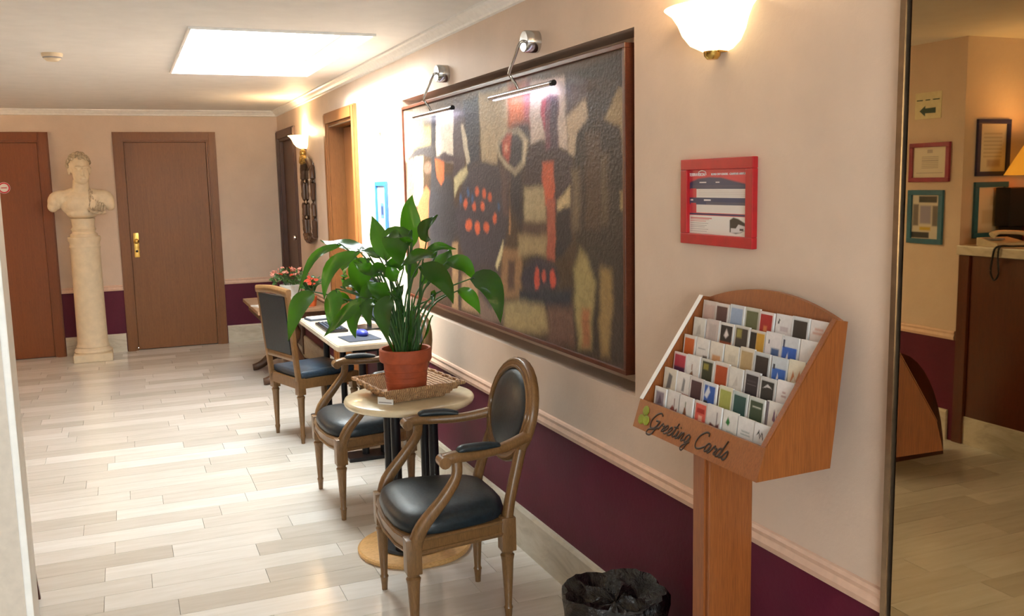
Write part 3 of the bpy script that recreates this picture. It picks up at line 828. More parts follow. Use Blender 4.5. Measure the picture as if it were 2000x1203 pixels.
# blue framed notice by the honey door
framed('framed_notice', 'narrow blue framed notice on the bright wall beside the honey door', 'notice', 0.262, 0.432, 0.028, 'blue_frame', (D, 5.768, 1.390), ON_RIGHT,
       raster(.21, .38, 40, 70, (214, 224, 236), [((150, 180, 214), .02, rect(.05, .05, .95, .2)), ((70, 100, 150), .01, rect(.3, .45, .72, .72)), ((40, 50, 80), .02, rect(.4, .52, .6, .66)), ((170, 196, 224), .02, rect(.1, .78, .9, .92))], 'sheet'))
hk = thing('wall_hook', 'tiny hook on the white wall above the blue notice', 'hook', (D, 5.765, 1.896))
MB().sweep([(0.0, 0, 0.01), (-0.012, 0, 0.006), (-0.016, 0, -0.004), (-0.01, 0, -0.012)], 0.003, n=6).build('hook', 'bronze', hk, smooth=50)
MB().box(-0.003, 0, -0.006, 0.006, -0.008, 0.016, 0.001).build('plate', 'bronze', hk)

# ================================================================ CARVED WALL MIRROR
cm = thing('carved_mirror', 'tall narrow carved dark wood mirror with gilt figure, under the distant lamp', 'mirror', (D, 8.17, 1.13))
for sy, mt_ in ((-1, 'antique_wood'), (1, 'antique_wood')):
    st = MB(); st.sweep([(-0.022, sy*0.205, 0.03), (-0.026, sy*0.22, 0.16), (-0.024, sy*0.21, 0.34), (-0.026, sy*0.225, 0.52), (-0.022, sy*0.19, 0.62)], [0.02, .024, .018, .024, .02], [0.026, .028, .022, .028, .026], 10)
    for k in range(6): st.ell((-0.036, sy*0.215, 0.08+0.1*k), (0.014, 0.022, 0.034), 8, 5)
    st.build('carved_side', mt_, cm, smooth=50)
bt = MB(); bt.sweep([(-0.025, -0.21, 0.03), (-0.03, -0.10, -0.005), (-0.03, 0, -0.02), (-0.03, 0.10, -0.005), (-0.025, 0.21, 0.03)], 0.028, 0.022, 10)
for k in range(5): bt.ell((-0.04, -0.12+0.06*k, 0.0-0.012*(k % 2)), (0.02, 0.028, 0.026), 8, 5)
bt.build('carved_base', 'antique_wood', cm, smooth=50)
tp = MB(); tp.sweep([(-0.025, -0.20, 0.60), (-0.03, -0.12, 0.665), (-0.03, 0, 0.69), (-0.03, 0.12, 0.665), (-0.025, 0.20, 0.60)], 0.028, 0.024, 10)
tp.build('carved_top', 'antique_wood', cm, smooth=50)
cr = MB(); cr.ell((-0.05, 0.03, 0.735), (0.03, 0.035, 0.04), 10, 6); cr.ell((-0.05, 0.03, 0.69), (0.035, 0.055, 0.045), 10, 6); cr.ell((-0.05, -0.05, 0.685), (0.026, 0.05, 0.03), 8, 5); cr.ell((-0.05, 0.11, 0.67), (0.026, 0.05, 0.03), 8, 5)
cr.build('gilt_crest', 'gilt', cm, smooth=60)
MB().box(-0.012, -0.008, -0.19, 0.19, 0.02, 0.66).build('mirror_glass', 'mirror_silver', cm)
MB().box(-0.008, 0.0, -0.185, 0.185, 0.01, 0.65).build('backboard', 'antique_wood', cm)

# ================================================================ CHAIRS
def armchair_parts(t, lea):
    """Louis style armchair, facing local +Y, seat centre at x = 0; back legs at y = 0."""
    FWD = 0.365
    fx, bx = 0.255, 0.185
    def leg(x, y, h):
        m = MB(); m.lathe([(0.011, 0), (0.012, 0.02), (0.015, 0.05), (0.017, 0.055), (0.013, 0.065), (0.022, h-0.09), (0.026, h-0.07), (0.019, h-0.062), (0.026, h-0.05), (0.024, h)], 14, (x, y, 0))
        m.box(x-0.027, x+0.027, y-0.027, y+0.027, h-0.05, h+0.075, 0.004)
        return m
    for x, y in ((-fx, FWD), (fx, FWD), (-bx, 0.0), (bx, 0.0)):
        leg(x, y, 0.325).build('leg', 'chair_wood', t, smooth=40)
    out = [(-fx-0.015, FWD+0.005), (-fx*0.6, FWD+0.035), (0, FWD+0.045), (fx*0.6, FWD+0.035), (fx+0.015, FWD+0.005), (bx+0.015, -0.02), (-bx-0.015, -0.02)]
    m = MB(); m.prism(out, 0.335, 0.395, lambda u, v, w: (u, v, w))
    m.sweep([(u, v, 0.345) for u, v in out], 0.007, n=6, closed=True, smooth=1); m.sweep([(u, v, 0.388) for u, v in out], 0.006, n=6, closed=True, smooth=1)
    m.build('seat_frame', 'chair_wood', t, smooth=40)
    # domed cushion
    m = MB(); rings = [(1.0, 0.396), (1.02, 0.415), (0.99, 0.438), (0.90, 0.456), (0.7, 0.468), (0.4, 0.475), (0.0, 0.477)]
    cx, cy = 0, 0.182; n = 28; vs = []; fs = []
    def outline(a):
        c, s = math.cos(a), math.sin(a)
        e = 0.55
        ux, uy = math.copysign(abs(c)**e, c), math.copysign(abs(s)**e, s)
        wd = 0.25*(1+0.14*uy) - 0.02
        return ux*wd, uy*0.197 + (0.025*(1-ux*ux) if uy > 0 else 0)
    for k, z in rings:
        for i in range(n):
            ox, oy = outline(2*PI*i/n)
            vs.append((cx+ox*k, cy+oy*k, z))
    for j in range(len(rings)-1):
        for i in range(n):
            i2 = (i+1) % n
            fs.append((j*n+i, j*n+i2, (j+1)*n+i2, (j+1)*n+i))
    m.add(vs, fs); m.build('seat', lea, t, smooth=70, label='dark leather seat cushion')
    # oval back, leaning
    lean = 0.24
    def bp(u, v, w):      # u across, v up along the back, w thickness toward the front
        return (u, -0.035 - v*math.sin(lean) + w*math.cos(lean), 0.50 + v*math.cos(lean) + w*math.sin(lean))
    RX, RZ, VC = 0.200, 0.172, 0.250
    bk = thing_part('backrest', t)
    N = 28
    ring = [bp(RX*math.cos(2*PI*i/N), VC+RZ*math.sin(2*PI*i/N), 0) for i in range(N)]
    nrm = Vector(bp(0, 0, 1))-Vector(bp(0, 0, 0))
    MB().sweep(ring, 0.024, 0.019, 12, upv=tuple(nrm), closed=True, power=3, smooth=1).build('back_frame', 'chair_wood', bk, smooth=50)
    m = MB(); m.sweep([bp((RX-0.012)*math.cos(2*PI*i/N), VC+(RZ-0.012)*math.sin(2*PI*i/N), 0.018) for i in range(N)], 0.006, n=6, closed=True, smooth=1)
    m.sweep([bp((RX+0.012)*math.cos(2*PI*i/N), VC+(RZ+0.012)*math.sin(2*PI*i/N), 0.016) for i in range(N)], 0.005, n=6, closed=True, smooth=1)
    m.build('back_beading', 'chair_wood', bk, smooth=50)
    m = MB(); vs = []; fs = []; prof = [(0.93, 0.004), (0.9, 0.014), (0.75, 0.026), (0.45, 0.034), (0, 0.037)]
    for sgn in (1, -1):
        b0 = len(vs)
        for k, w in prof:
            for i in range(N): vs.append(bp(RX*k*math.cos(2*PI*i/N), VC+RZ*k*math.sin(2*PI*i/N), sgn*w*(1 if sgn > 0 else 0.5)))
        for j in range(len(prof)-1):
            for i in range(N):
                i2 = (i+1) % N; fs.append((b0+j*N+i, b0+j*N+i2, b0+(j+1)*N+i2, b0+(j+1)*N+i))
    m.add(vs, fs); m.build('back_pad', lea, bk, smooth=60)
    # uprights from the seat to the oval
    for s in (-1, 1):
        MB().sweep([(s*bx, 0.0, 0.38), (s*bx*0.98, -0.018, 0.47), bp(s*RX*0.80, VC-RZ*0.62, 0)], [0.02, 0.018, 0.02], [0.024, .02, .02], 10, upv=(1, 0, 0), power=3).build('upright', 'chair_wood', t, smooth=50)
        # arm support: S-curve rising from the front of the seat side
        MB().sweep([(s*(fx+0.005), FWD-0.005, 0.36), (s*(fx+0.022), FWD-0.03, 0.44), (s*(fx+0.03), FWD-0.105, 0.53), (s*(fx+0.022), FWD-0.155, 0.60), (s*(fx+0.012), FWD-0.160, 0.655)], [0.026, 0.024, 0.02, 0.018, 0.02], [0.022, .02, .018, .016, .018], 10, upv=(1, 0, 0), power=3).build('arm_support', 'chair_wood', t, smooth=50)
        a = MB(); end = bp(s*RX*1.0, VC-0.055, 0)
        a.sweep([(s*(fx+0.012), FWD-0.115, 0.660), (s*(fx+0.014), FWD-0.16, 0.668), (s*(fx+0.008), 0.14, 0.664), (s*(fx-0.02), 0.03, 0.668), end], [0.026, 0.024, 0.02, 0.019, 0.02], [0.02, 0.02, 0.017, 0.017, 0.02], 10, power=3)
        a.sweep([(s*(fx+0.012)-0.028, FWD-0.115, 0.656), (s*(fx+0.012)+0.028, FWD-0.115, 0.656)], 0.021, n=12, upv=(0, 0, 1))
        a.build('armrest', 'chair_wood', t, smooth=50)
        MB().sweep([(s*(fx+0.013), FWD-0.165, 0.684), (s*(fx+0.012), FWD-0.185, 0.692), (s*(fx+0.004), 0.10, 0.691), (s*(fx-0.012), 0.045, 0.684)], [0.015, 0.022, 0.022, 0.015], [0.008, 0.014, 0.014, 0.008], 10).build('arm_pad', lea, t, smooth=60)
def thing_part(name, parent):
    o = bpy.data.objects.new(name, None); o.empty_display_size = 0.03
    COL.objects.link(o); o.parent = parent
    return o
# local +Y is "forward": forward = (-sin rz, cos rz)
chA = thing('armchair', 'oval back wooden armchair with black leather seat nearest the camera', 'chair', (1.205, 3.165, 0), PI/2-0.05, group='oval back armchairs')
armchair_parts(chA, 'leather')
chB = copy_tree(chA)
chB.location = (1.235, 4.535, 0); chB.rotation_euler = (0, 0, PI/2+0.02)
chB['label'] = 'oval back wooden armchair behind the round table, half hidden by the plant'
# square backed side chair at the desk
chC = thing('side_chair', 'square backed wooden chair drawn up to the desk', 'chair', (0.885, 5.87, 0), -PI/2+0.30)
def sidechair(t):
    for x, y, h in ((-0.20, 0.36, 0.34), (0.20, 0.36, 0.34), (-0.175, 0, 0.34), (0.175, 0, 0.34)):
        m = MB(); m.lathe([(0.011, 0), (0.013, 0.03), (0.017, 0.05), (0.013, 0.06), (0.022, h-0.06), (0.026, h-0.045), (0.019, h-0.035), (0.025, h)], 12, (x, y, 0))
        m.box(x-0.025, x+0.025, y-0.025, y+0.025, h-0.03, h+0.075, 0.003)
        m.build('leg', 'chair_wood', t, smooth=40)
    MB().prism([(-0.225, 0.385), (0.225, 0.385), (0.2, -0.025), (-0.2, -0.025)], 0.35, 0.41, lambda u, v, w: (u, v, w)).build('seat_frame', 'chair_wood', t)
    m = MB(); m.box(-0.2, 0.2, -0.005, 0.375, 0.405, 0.455, 0.02); m.ell((0, 0.185, 0.45), (0.17, 0.16, 0.02), 16, 6)
    m.build('seat', 'leather_blue', t, smooth=60, label='blue black leather seat cushion')
    def bq(u, v, w): return (u, -0.015-v*0.09+w, 0.40+v*0.98)
    for s in (-1, 1):
        MB().sweep([bq(s*0.185, 0, 0), bq(s*0.188, 0.2, 0), bq(s*0.195, 0.55, 0)], 0.02, 0.016, 10, upv=(0, 1, 0), power=4).build('stile', 'chair_wood', t, smooth=50)
    MB().sweep([bq(-0.215, 0.56, 0), bq(0, 0.572, 0), bq(0.215, 0.56, 0)], 0.018, 0.024, 10, power=4).build('top_rail', 'chair_wood', t, smooth=50)
    MB().sweep([bq(-0.18, 0.145, 0), bq(0.18, 0.145, 0)], 0.015, 0.02, 10, power=4).build('lower_rail', 'chair_wood', t, smooth=50)
    m = MB(); q = [(-0.168, 0.17), (0.168, 0.17), (0.175, 0.535), (-0.175, 0.535)]
    m.prism(q, -0.018, 0.022, bq); m.build('back_pad', 'leather', t)
sidechair(chC)

# ================================================================ ROUND TABLE
TX, TY, TZ = 1.085, 3.80, 0.685
rt_ = thing('round_table', 'round cream topped cafe table on black posts holding the large plant', 'table', (TX, TY, 0))
MB().lathe([(0, TZ-0.032), (0.262, TZ-0.032), (0.276, TZ-0.026), (0.280, TZ-0.014), (0.276, TZ-0.004), (0.266, TZ), (0, TZ)], 48).build('tabletop', 'ivory_top', rt_, smooth=50)
for k in range(4):
    a = math.radians(-22.5-26.6+180)+k*PI/2
    MB().lathe([(0.021, 0.03), (0.021, TZ-0.03)], 16, (0.115*math.cos(a), 0.115*math.sin(a), 0)).build('post', 'black_metal', rt_, smooth=50)
MB().box(-0.14, 0.14, -0.14, 0.14, TZ-0.045, TZ-0.030, 0.004).build('top_plate', 'black_metal', rt_)
MB().lathe([(0, 0.0), (0.243, 0.0), (0.248, 0.006), (0.248, 0.016), (0.240, 0.022), (0, 0.024)], 48).build('base_disc', 'birch', rt_, smooth=35, label='pale wooden base disc')
MB().lathe([(0.150, 0.022), (0.160, 0.028), (0.150, 0.036), (0.06, 0.04), (0, 0.04)], 32).build('base_plate', 'black_metal', rt_, smooth=35)

# wicker tray on the table
bk = thing('wicker_tray', 'square flared wicker tray under the terracotta pot', 'basket', (TX+0.0, TY+0.02, TZ+0.0045), 0.13)
b0, b1, zt = 0.115, 0.175, 0.055
m = MB()
def sq(r, z, w=0.0):
    P_ = []
    for (sx, sy) in ((-1, -1), (1, -1), (1, 1), (-1, 1)): P_.append((sx*r, sy*r, z))
    return P_
vs = sq(b0, 0.0)+sq(b1, zt)+sq(b1-0.012, zt)+sq(b0-0.012, 0.008)
fs = [(3, 2, 1, 0), (12, 13, 14, 15)]
for a, b_ in ((0, 4), (4, 8), (8, 12)):
    for i in range(4):
        j = (i+1) % 4; fs.append((a+i, a+j, b_+j, b_+i))
m.add(vs, fs); m.build('tray_body', 'wicker', bk)
for k in range(6):
    r = b0+(b1-b0)*k/5; z = zt*k/5
    pts = []
    for (ax, ay, bx_, by_) in ((-1, -1, 1, -1), (1, -1, 1, 1), (1, 1, -1, 1), (-1, 1, -1, -1)):
        for i in range(10):
            t = i/10; w = 0.0035*math.sin(i*PI+k*PI)
            px, py = ax+(bx_-ax)*t, ay+(by_-ay)*t
            nx, ny = (0, ay) if ay == by_ else (ax, 0)
            wob = 0.004*(1 if (i+k) % 2 else -1)
            pts.append((px*(r+0.004)+nx*wob, py*(r+0.004)+ny*wob, z+0.003))
    MB().sweep(pts, 0.0062 if k < 5 else 0.008, n=6, closed=True, smooth=2).build('woven_strand', 'wicker', bk, smooth=60)
tg = thing('paper_tag', 'small white card leaning on the wicker tray', 'card', (TX-0.135, TY-0.115, TZ), -0.75)
m = MB(); m.box(-0.035, 0.035, -0.003, 0.003, 0.0, 0.03); m.build('card', 'paper', tg)
MB().box(-0.03, 0.03, -0.0035, -0.003, 0.006, 0.010).build('print_line', 'print_grey', tg)

# ================================================================ POTTED PLANT
pp = thing('potted_plant', 'large leafy plant with arching glossy leaves in a terracotta pot', 'plant', (TX-0.01, TY, TZ+0.0126))
pot = MB(); pot.lathe([(0, 0), (0.078, 0), (0.082, 0.004), (0.096, 0.14), (0.108, 0.142), (0.112, 0.150), (0.112, 0.192), (0.107, 0.198), (0.100, 0.196), (0.098, 0.170), (0.092, 0.168)], 36)
pot.build('pot', 'terracotta', pp, smooth=35, label='terracotta plastic pot')
for z in (0.03, 0.055, 0.08, 0.105):
    r = 0.082+0.014*(z/0.14)
    MB().sweep([((r+0.0005)*math.cos(2*PI*i/24), (r+0.0005)*math.sin(2*PI*i/24), z) for i in range(24)], 0.0022, n=5, closed=True, smooth=1).build('pot_ridge', 'terracotta', pp, smooth=50)
MB().lathe([(0.095, 0.165), (0.05, 0.175), (0, 0.178)], 24).build('soil', 'soil', pp, smooth=50)
LEAVES = [
( (1.133,3.838,1.316),(1.133,3.877,1.432),(1.159,3.902,1.528) ,0.088),
( (1.054,3.993,1.258),(1.042,4.040,1.356),(1.028,4.085,1.439) ,0.071),
( (1.119,3.788,1.385),(1.043,3.749,1.348),(1.040,3.672,1.266) ,0.118),
( (1.181,3.789,1.340),(1.180,3.770,1.399),(1.212,3.738,1.450) ,0.079),
( (0.987,4.082,1.301),(0.918,4.194,1.314),(0.847,4.308,1.335) ,0.075),
( (0.862,3.974,1.333),(0.739,3.937,1.290),(0.655,3.872,1.166) ,0.036),
( (0.717,3.898,1.148),(0.644,3.839,1.098),(0.586,3.765,0.988) ,0.071),
( (0.921,3.891,1.304),(0.795,3.880,1.249),(0.751,3.828,1.137) ,0.055),
( (0.976,4.132,1.240),(0.932,4.201,1.217),(0.919,4.251,1.146) ,0.075),
( (0.803,3.810,1.163),(0.771,3.786,1.095),(0.754,3.753,1.010) ,0.063),
( (0.877,3.720,1.133),(0.792,3.691,1.067),(0.714,3.660,1.004) ,0.044),
( (0.889,3.764,1.097),(0.842,3.738,1.043),(0.838,3.692,0.981) ,0.049),
( (0.978,3.625,1.140),(0.936,3.596,1.083),(0.933,3.545,0.991) ,0.072),
( (0.967,3.922,1.272),(0.909,3.908,1.197),(0.936,3.857,1.114) ,0.094),
( (1.099,3.646,1.250),(1.167,3.568,1.212),(1.189,3.502,1.122) ,0.076),
( (1.248,3.748,1.250),(1.327,3.741,1.238),(1.376,3.739,1.177) ,0.072),
( (1.306,3.606,1.193),(1.366,3.523,1.166),(1.371,3.448,1.043) ,0.091),
( (1.351,3.903,1.110),(1.414,3.899,1.078),(1.453,3.900,1.007) ,0.055),
( (1.157,3.576,1.307),(1.069,3.529,1.304),(0.988,3.477,1.278) ,0.057),
( (1.157,3.738,1.302),(1.223,3.741,1.321),(1.289,3.740,1.311) ,0.036),
( (1.274,3.894,1.201),(1.304,3.915,1.247),(1.336,3.936,1.291) ,0.072),
( (1.072,4.039,1.249),(1.079,4.070,1.297),(1.097,4.098,1.346) ,0.050),
( (1.032,4.003,1.267),(0.999,4.048,1.290),(0.961,4.093,1.303) ,0.050),
( (1.146,3.889,1.177),(1.153,3.921,1.230),(1.157,3.952,1.268) ,0.050),
( (1.031,3.762,1.106),(1.050,3.786,1.138),(1.077,3.805,1.161) ,0.039),
( (1.001,3.725,1.143),(0.950,3.721,1.158),(0.905,3.718,1.195) ,0.066),
( (1.057,3.716,1.242),(1.017,3.709,1.261),(0.976,3.699,1.263) ,0.052),
( (0.914,4.031,1.122),(0.950,3.998,1.187),(1.011,3.947,1.196) ,0.063),
( (0.971,3.797,1.173),(0.920,3.786,1.146),(0.882,3.766,1.089) ,0.055),
( (0.849,3.953,1.150),(0.878,3.916,1.167),(0.909,3.872,1.138) ,0.047),
( (1.165,3.707,1.107),(1.180,3.703,1.130),(1.166,3.702,1.077) ,0.024),
( (0.988,3.853,1.236),(0.939,3.846,1.232),(0.885,3.846,1.266) ,0.055),
( (1.015,3.782,1.202),(0.969,3.779,1.236),(0.933,3.764,1.216) ,0.063),
( (1.029,3.721,1.191),(1.011,3.734,1.229),(1.028,3.732,1.266) ,0.055),
( (0.928,3.698,1.124),(0.892,3.681,1.091),(0.888,3.646,1.029) ,0.055),
( (1.177,3.872,1.153),(1.211,3.893,1.205),(1.206,3.928,1.243) ,0.047),
( (1.082,3.721,1.340),(1.042,3.687,1.374),(0.974,3.661,1.377) ,0.071),
( (0.864,3.886,1.108),(0.830,3.873,1.112),(0.801,3.854,1.085) ,0.047),
( (0.977,3.834,1.075),(0.959,3.821,1.117),(0.912,3.817,1.143) ,0.055),
( (1.276,3.772,1.124),(1.268,3.780,1.156),(1.244,3.793,1.172) ,0.039),
]
def leaf_mesh(bp_, mp_, tp_, width, face):
    n = 10; P0, P1, P2 = Vector(bp_), Vector(mp_), Vector(tp_)
    C = P1*2-(P0+P2)*0.5
    vs = []; fs = []
    for i in range(n+1):
        t = i/n
        p = P0*(1-t)**2+C*2*t*(1-t)+P2*t*t
        tg_ = ((C-P0)*(1-t)+(P2-C)*t)
        if tg_.length < 1e-6: tg_ = P2-P0
        tg_.normalize()
        side = tg_.cross(face)
        if side.length < 0.2: side = tg_.cross(Vector((0.3, 0.3, 1)))
        side.normalize(); nn = side.cross(tg_); nn.normalize()
        w = width*0.5*(math.sin(PI*t**0.75)**0.95 if 0 < t < 1 else 0.0)
        for k in (-1, -0.5, 0, 0.5, 1):
            wav = 0.006*math.sin(t*9+k*3)*abs(k)
            vs.append(p+side*w*k+nn*(0.28*w*abs(k)**1.4+wav))
    for i in range(n):
        for k in range(4):
            fs.append((i*5+k, i*5+k+1, i*5+k+6, i*5+k+5))
    return MB().add(vs, fs)
root = Vector((TX-0.01, TY, TZ+0.0126))
view = Vector((0.27, 0.95, -0.1))
lr = random.Random(11)
for i, (b_, m_, t_, w_) in enumerate(LEAVES):
    B_, M_, T_ = (Vector(p)-root for p in (b_, m_, t_))
    T_ = T_+(T_-M_)*0.15
    tilt = lr.uniform(-0.5, 0.7)
    face = (-view*lr.choice((0.9, 0.75, 0.6)) + Vector((lr.uniform(-0.5, 0.5), 0, 0.55+tilt*0.5)))
    face.normalize()
    leaf_mesh(B_, M_, T_, w_*1.15, face).build('leaf', 'leaf', pp, smooth=80)
    a = lr.uniform(0, 2*PI); r0 = lr.uniform(0.005, 0.045)
    s0 = Vector((r0*math.cos(a)+B_.x*0.12, r0*math.sin(a)+B_.y*0.08, 0.17))
    mid = s0*0.45+B_*0.55+Vector((0, 0, 0.05)); mid.x = s0.x*0.62+B_.x*0.38; mid.y = s0.y*0.62+B_.y*0.38
    q = B_.lerp(M_, 0.25)
    MB().sweep([s0, mid, B_, q], [0.0055, 0.0042, 0.003, 0.0015], n=6).build('petiole', 'stem_green', pp, smooth=70)
for k in range(9):
    a = k*0.7; r0 = 0.02+0.02*(k % 3)
    s0 = Vector((r0*math.cos(a), r0*math.sin(a), 0.17)); e = Vector((r0*2.2*math.cos(a), r0*2.2*math.sin(a), 0.34+0.03*(k % 4)))
    leaf_mesh(s0, s0.lerp(e, 0.5)+Vector((0, 0, 0.01)), e, 0.022, Vector((math.cos(a), math.sin(a), 0.2))).build('leaf_sheath', 'leaf', pp, smooth=80)

# ================================================================ DESK WITH COMPUTER
DX0, DX1, DY0, DY1, DZ = 1.06, 1.495, 5.14, 6.39, 0.69
dk = thing('desk_table', 'long cream topped table against the wall with computer things on it', 'table', ((DX0+DX1)/2, (DY0+DY1)/2, 0))
hw, hl = (DX1-DX0)/2, (DY1-DY0)/2
def rrect(hw, hl, r, n=6):
    P_ = []
    for (cx, cy, a0) in ((hw-r, hl-r, 0), (-hw+r, hl-r, PI/2), (-hw+r, -hl+r, PI), (hw-r, -hl+r, 3*PI/2)):
        for i in range(n+1):
            a = a0+PI/2*i/n; P_.append((cx+r*math.cos(a), cy+r*math.sin(a)))
    return P_
m = MB(); m.prism(rrect(hw, hl, 0.04), DZ-0.030, DZ-0.006, lambda u, v, w: (u, v, w)); m.prism(rrect(hw-0.006, hl-0.006, 0.036), DZ-0.006, DZ, lambda u, v, w: (u, v, w)); m.prism(rrect(hw-0.006, hl-0.006, 0.036), DZ-0.036, DZ-0.030, lambda u, v, w: (u, v, w))
m.build('tabletop', 'desk_top', dk)
for y in (-0.52, 0.52):
    for x in (-0.055, 0.055):
        MB().lathe([(0.022, 0.02), (0.022, DZ-0.03)], 14, (x, y, 0)).build('post', 'black_metal', dk, smooth=50)
    MB().box(-0.17, 0.17, y-0.08, y+0.08, 0.0, 0.022, 0.005).build('foot_plate', 'black_metal', dk)
    MB().box(-0.13, 0.13, y-0.1, y+0.1, DZ-0.046, DZ-0.034).build('top_bracket', 'black_metal', dk)
mp = thing('mouse_pad', 'slate grey mouse pad on the near end of the desk', 'mouse pad', (1.24, 5.36, DZ), 0.1)
MB().prism(rrect(0.10, 0.115, 0.015), 0, 0.004, lambda u, v, w: (u, v, w)).build('pad', 'slate_pad', mp)
MB().prism(rrect(0.097, 0.112, 0.014), 0.004, 0.0046, lambda u, v, w: (u, v, w)).build('pad_surface', 'slate_pad', mp)
ms = thing('computer_mouse', 'shiny blue computer mouse on the slate pad', 'mouse', (1.27, 5.42, DZ+0.0046), 0.3)
m = MB(); m.ell((0, 0, 0.016), (0.032, 0.055, 0.024), 16, 8); m.build('shell', 'plastic_blue', ms, smooth=60)
MB().box(-0.004, 0.004, 0.02, 0.04, 0.030, 0.038, 0.002).build('wheel', 'plastic_black', ms)
kb_ = thing('keyboard', 'dark keyboard lying on the desk behind the plant leaves', 'keyboard', (1.17, 5.83, DZ), PI/2)
MB().box(-0.20, 0.20, -0.065, 0.065, 0.0, 0.016, 0.005).build('case', 'plastic_black', kb_)
km_ = MB().box(-0.0075, 0.0075, -0.0075, 0.0075, 0, 0.006, 0.0015).mesh('key'); km_.materials.append(MATS['slate_pad'])
for r in range(5):
    for c in range(18): put('key', km_, None, kb_, (-0.17+c*0.02, -0.045+r*0.0215, 0.016))
mn = thing('computer_monitor', 'dark flat computer monitor on the desk behind the plant', 'monitor', (1.38, 5.72, DZ), PI/2+0.1)
MB().box(-0.10, 0.10, -0.07, 0.07, 0, 0.012, 0.004).build('stand_foot', 'plastic_black', mn)
MB().box(-0.02, 0.02, -0.02, 0.0, 0.012, 0.12, 0.003).build('neck', 'plastic_black', mn)
MB().box(-0.19, 0.19, -0.03, 0.01, 0.06, 0.33, 0.006).build('casing', 'plastic_black', mn)
MB().box(-0.175, 0.175, 0.010, 0.0115, 0.075, 0.315).build('screen', 'slate_pad', mn, label='dull blue grey screen')
np_ = thing('notepad', 'white paper pad in a dark tray at the far end of the desk', 'notepad', (1.18, 6.27, DZ), 0.15)
MB().box(-0.085, 0.085, -0.065, 0.065, 0, 0.012, 0.003).build('tray', 'slate_pad', np_)
MB().box(-0.075, 0.075, -0.055, 0.055, 0.012, 0.018).build('paper_stack', 'paper', np_)

# ================================================================ ANTIQUE CONSOLE WITH FLOWERS
CX0, CX1, CY0, CY1, CZT = 0.92, 1.49, 7.42, 8.40, 0.62
cs = thing('console_table', 'low antique side table with carved dark legs by the far corner', 'table', ((CX0+CX1)/2, (CY0+CY1)/2, 0))
hw, hl = (CX1-CX0)/2, (CY1-CY0)/2
m = MB(); m.box(-hw, hw, -hl, hl, CZT-0.03, CZT, 0.006); m.build('tabletop', 'antique_top', cs) if 'antique_top' in MATS else m.build('tabletop', 'antique_wood', cs)
MB().box(-hw+0.04, hw-0.04, -hl+0.04, hl-0.04, CZT-0.10, CZT-0.03, 0.004).build('apron', 'antique_wood', cs)
for sy in (-1, 1):
    y = sy*(hl-0.16)
    m = MB(); m.lathe([(0.04, 0.09), (0.075, 0.14), (0.085, 0.20), (0.05, 0.27), (0.035, 0.32), (0.06, 0.36), (0.07, 0.42), (0.045, 0.48), (0.05, CZT-0.10)], 18, (0, y, 0)); m.build('carved_column', 'antique_wood', cs, smooth=60)
    for sx in (-1, 1):
        MB().sweep([(0, y, 0.13), (sx*0.08, y, 0.12), (sx*0.16, y, 0.06), (sx*0.215, y, 0.035), (sx*0.25, y, 0.03)], [0.03, 0.034, 0.03, 0.03, 0.02], [0.04, 0.04, 0.034, 0.032, 0.028], 10).build('scroll_foot', 'antique_wood', cs, smooth=60)
MB().sweep([(0, -hl+0.16, 0.16), (0, 0, 0.13), (0, hl-0.16, 0.16)], 0.022, n=10).build('stretcher', 'antique_wood', cs, smooth=60)
FX, FY = 1.245, 7.80
fp = thing('flowering_plant', 'small pink flowering plant in a white pot on the side table', 'plant', (FX, FY, CZT))
MB().lathe([(0, 0), (0.062, 0), (0.068, 0.006), (0.086, 0.14), (0.090, 0.148), (0.090, 0.160), (0.084, 0.162), (0.080, 0.145), (0.0, 0.14)], 28).build('pot', 'ceramic_white', fp, smooth=40, label='white ceramic pot')
fr = random.Random(5)
def little_leaf(r):
    n = Vector((fr.uniform(-1, 1), fr.uniform(-1, 1), fr.uniform(0.0, 1))); n.normalize()
    return n
for k in range(70):
    a = fr.uniform(0, 2*PI); rr = fr.uniform(0.0, 0.17)**1.0; z = 0.17+fr.uniform(0, 0.13)*(1-rr/0.24)
    c = Vector((rr*math.cos(a), rr*math.sin(a), z)); dr = Vector((math.cos(a), math.sin(a), fr.uniform(-0.2, 0.9))); dr.normalize()
    leaf_mesh(c, c+dr*0.025+Vector((0, 0, 0.006)), c+dr*0.055, 0.034, Vector((fr.uniform(-.3, .3), -0.6, 0.8))).build('leaf', 'leaf_small', fp, smooth=80)
fm_ = []
for mt in ('flower_pink', 'flower_red'):
    m = MB()
    for k in range(5):
        a = 2*PI*k/5
        m.ell((0.010*math.cos(a), 0.010*math.sin(a), 0), (0.009, 0.009, 0.005), 6, 4)
    m.ell((0, 0, 0.003), (0.006, 0.006, 0.005), 6, 4)
    me = m.mesh('blossom', 60); me.materials.append(MATS[mt]); fm_.append(me)
for k in range(42):
    a = fr.uniform(0, 2*PI); rr = fr.uniform(0.02, 0.16); z = 0.24+fr.uniform(0, 0.10)*(1-rr/0.22)
    put('blossom', fm_[0] if k % 7 else fm_[1], None, fp, (rr*math.cos(a), rr*math.sin(a), z), (fr.uniform(0.2, 1.2), fr.uniform(-.6, .6), fr.uniform(0, 3)))
for k in range(14):
    a = 2*PI*k/14; rr = 0.10
    MB().sweep([(0.03*math.cos(a), 0.03*math.sin(a), 0.14), (0.07*math.cos(a), 0.07*math.sin(a), 0.2), (rr*math.cos(a), rr*math.sin(a), 0.26)], 0.002, n=5, smooth=3).build('stem', 'stem_green', fp)
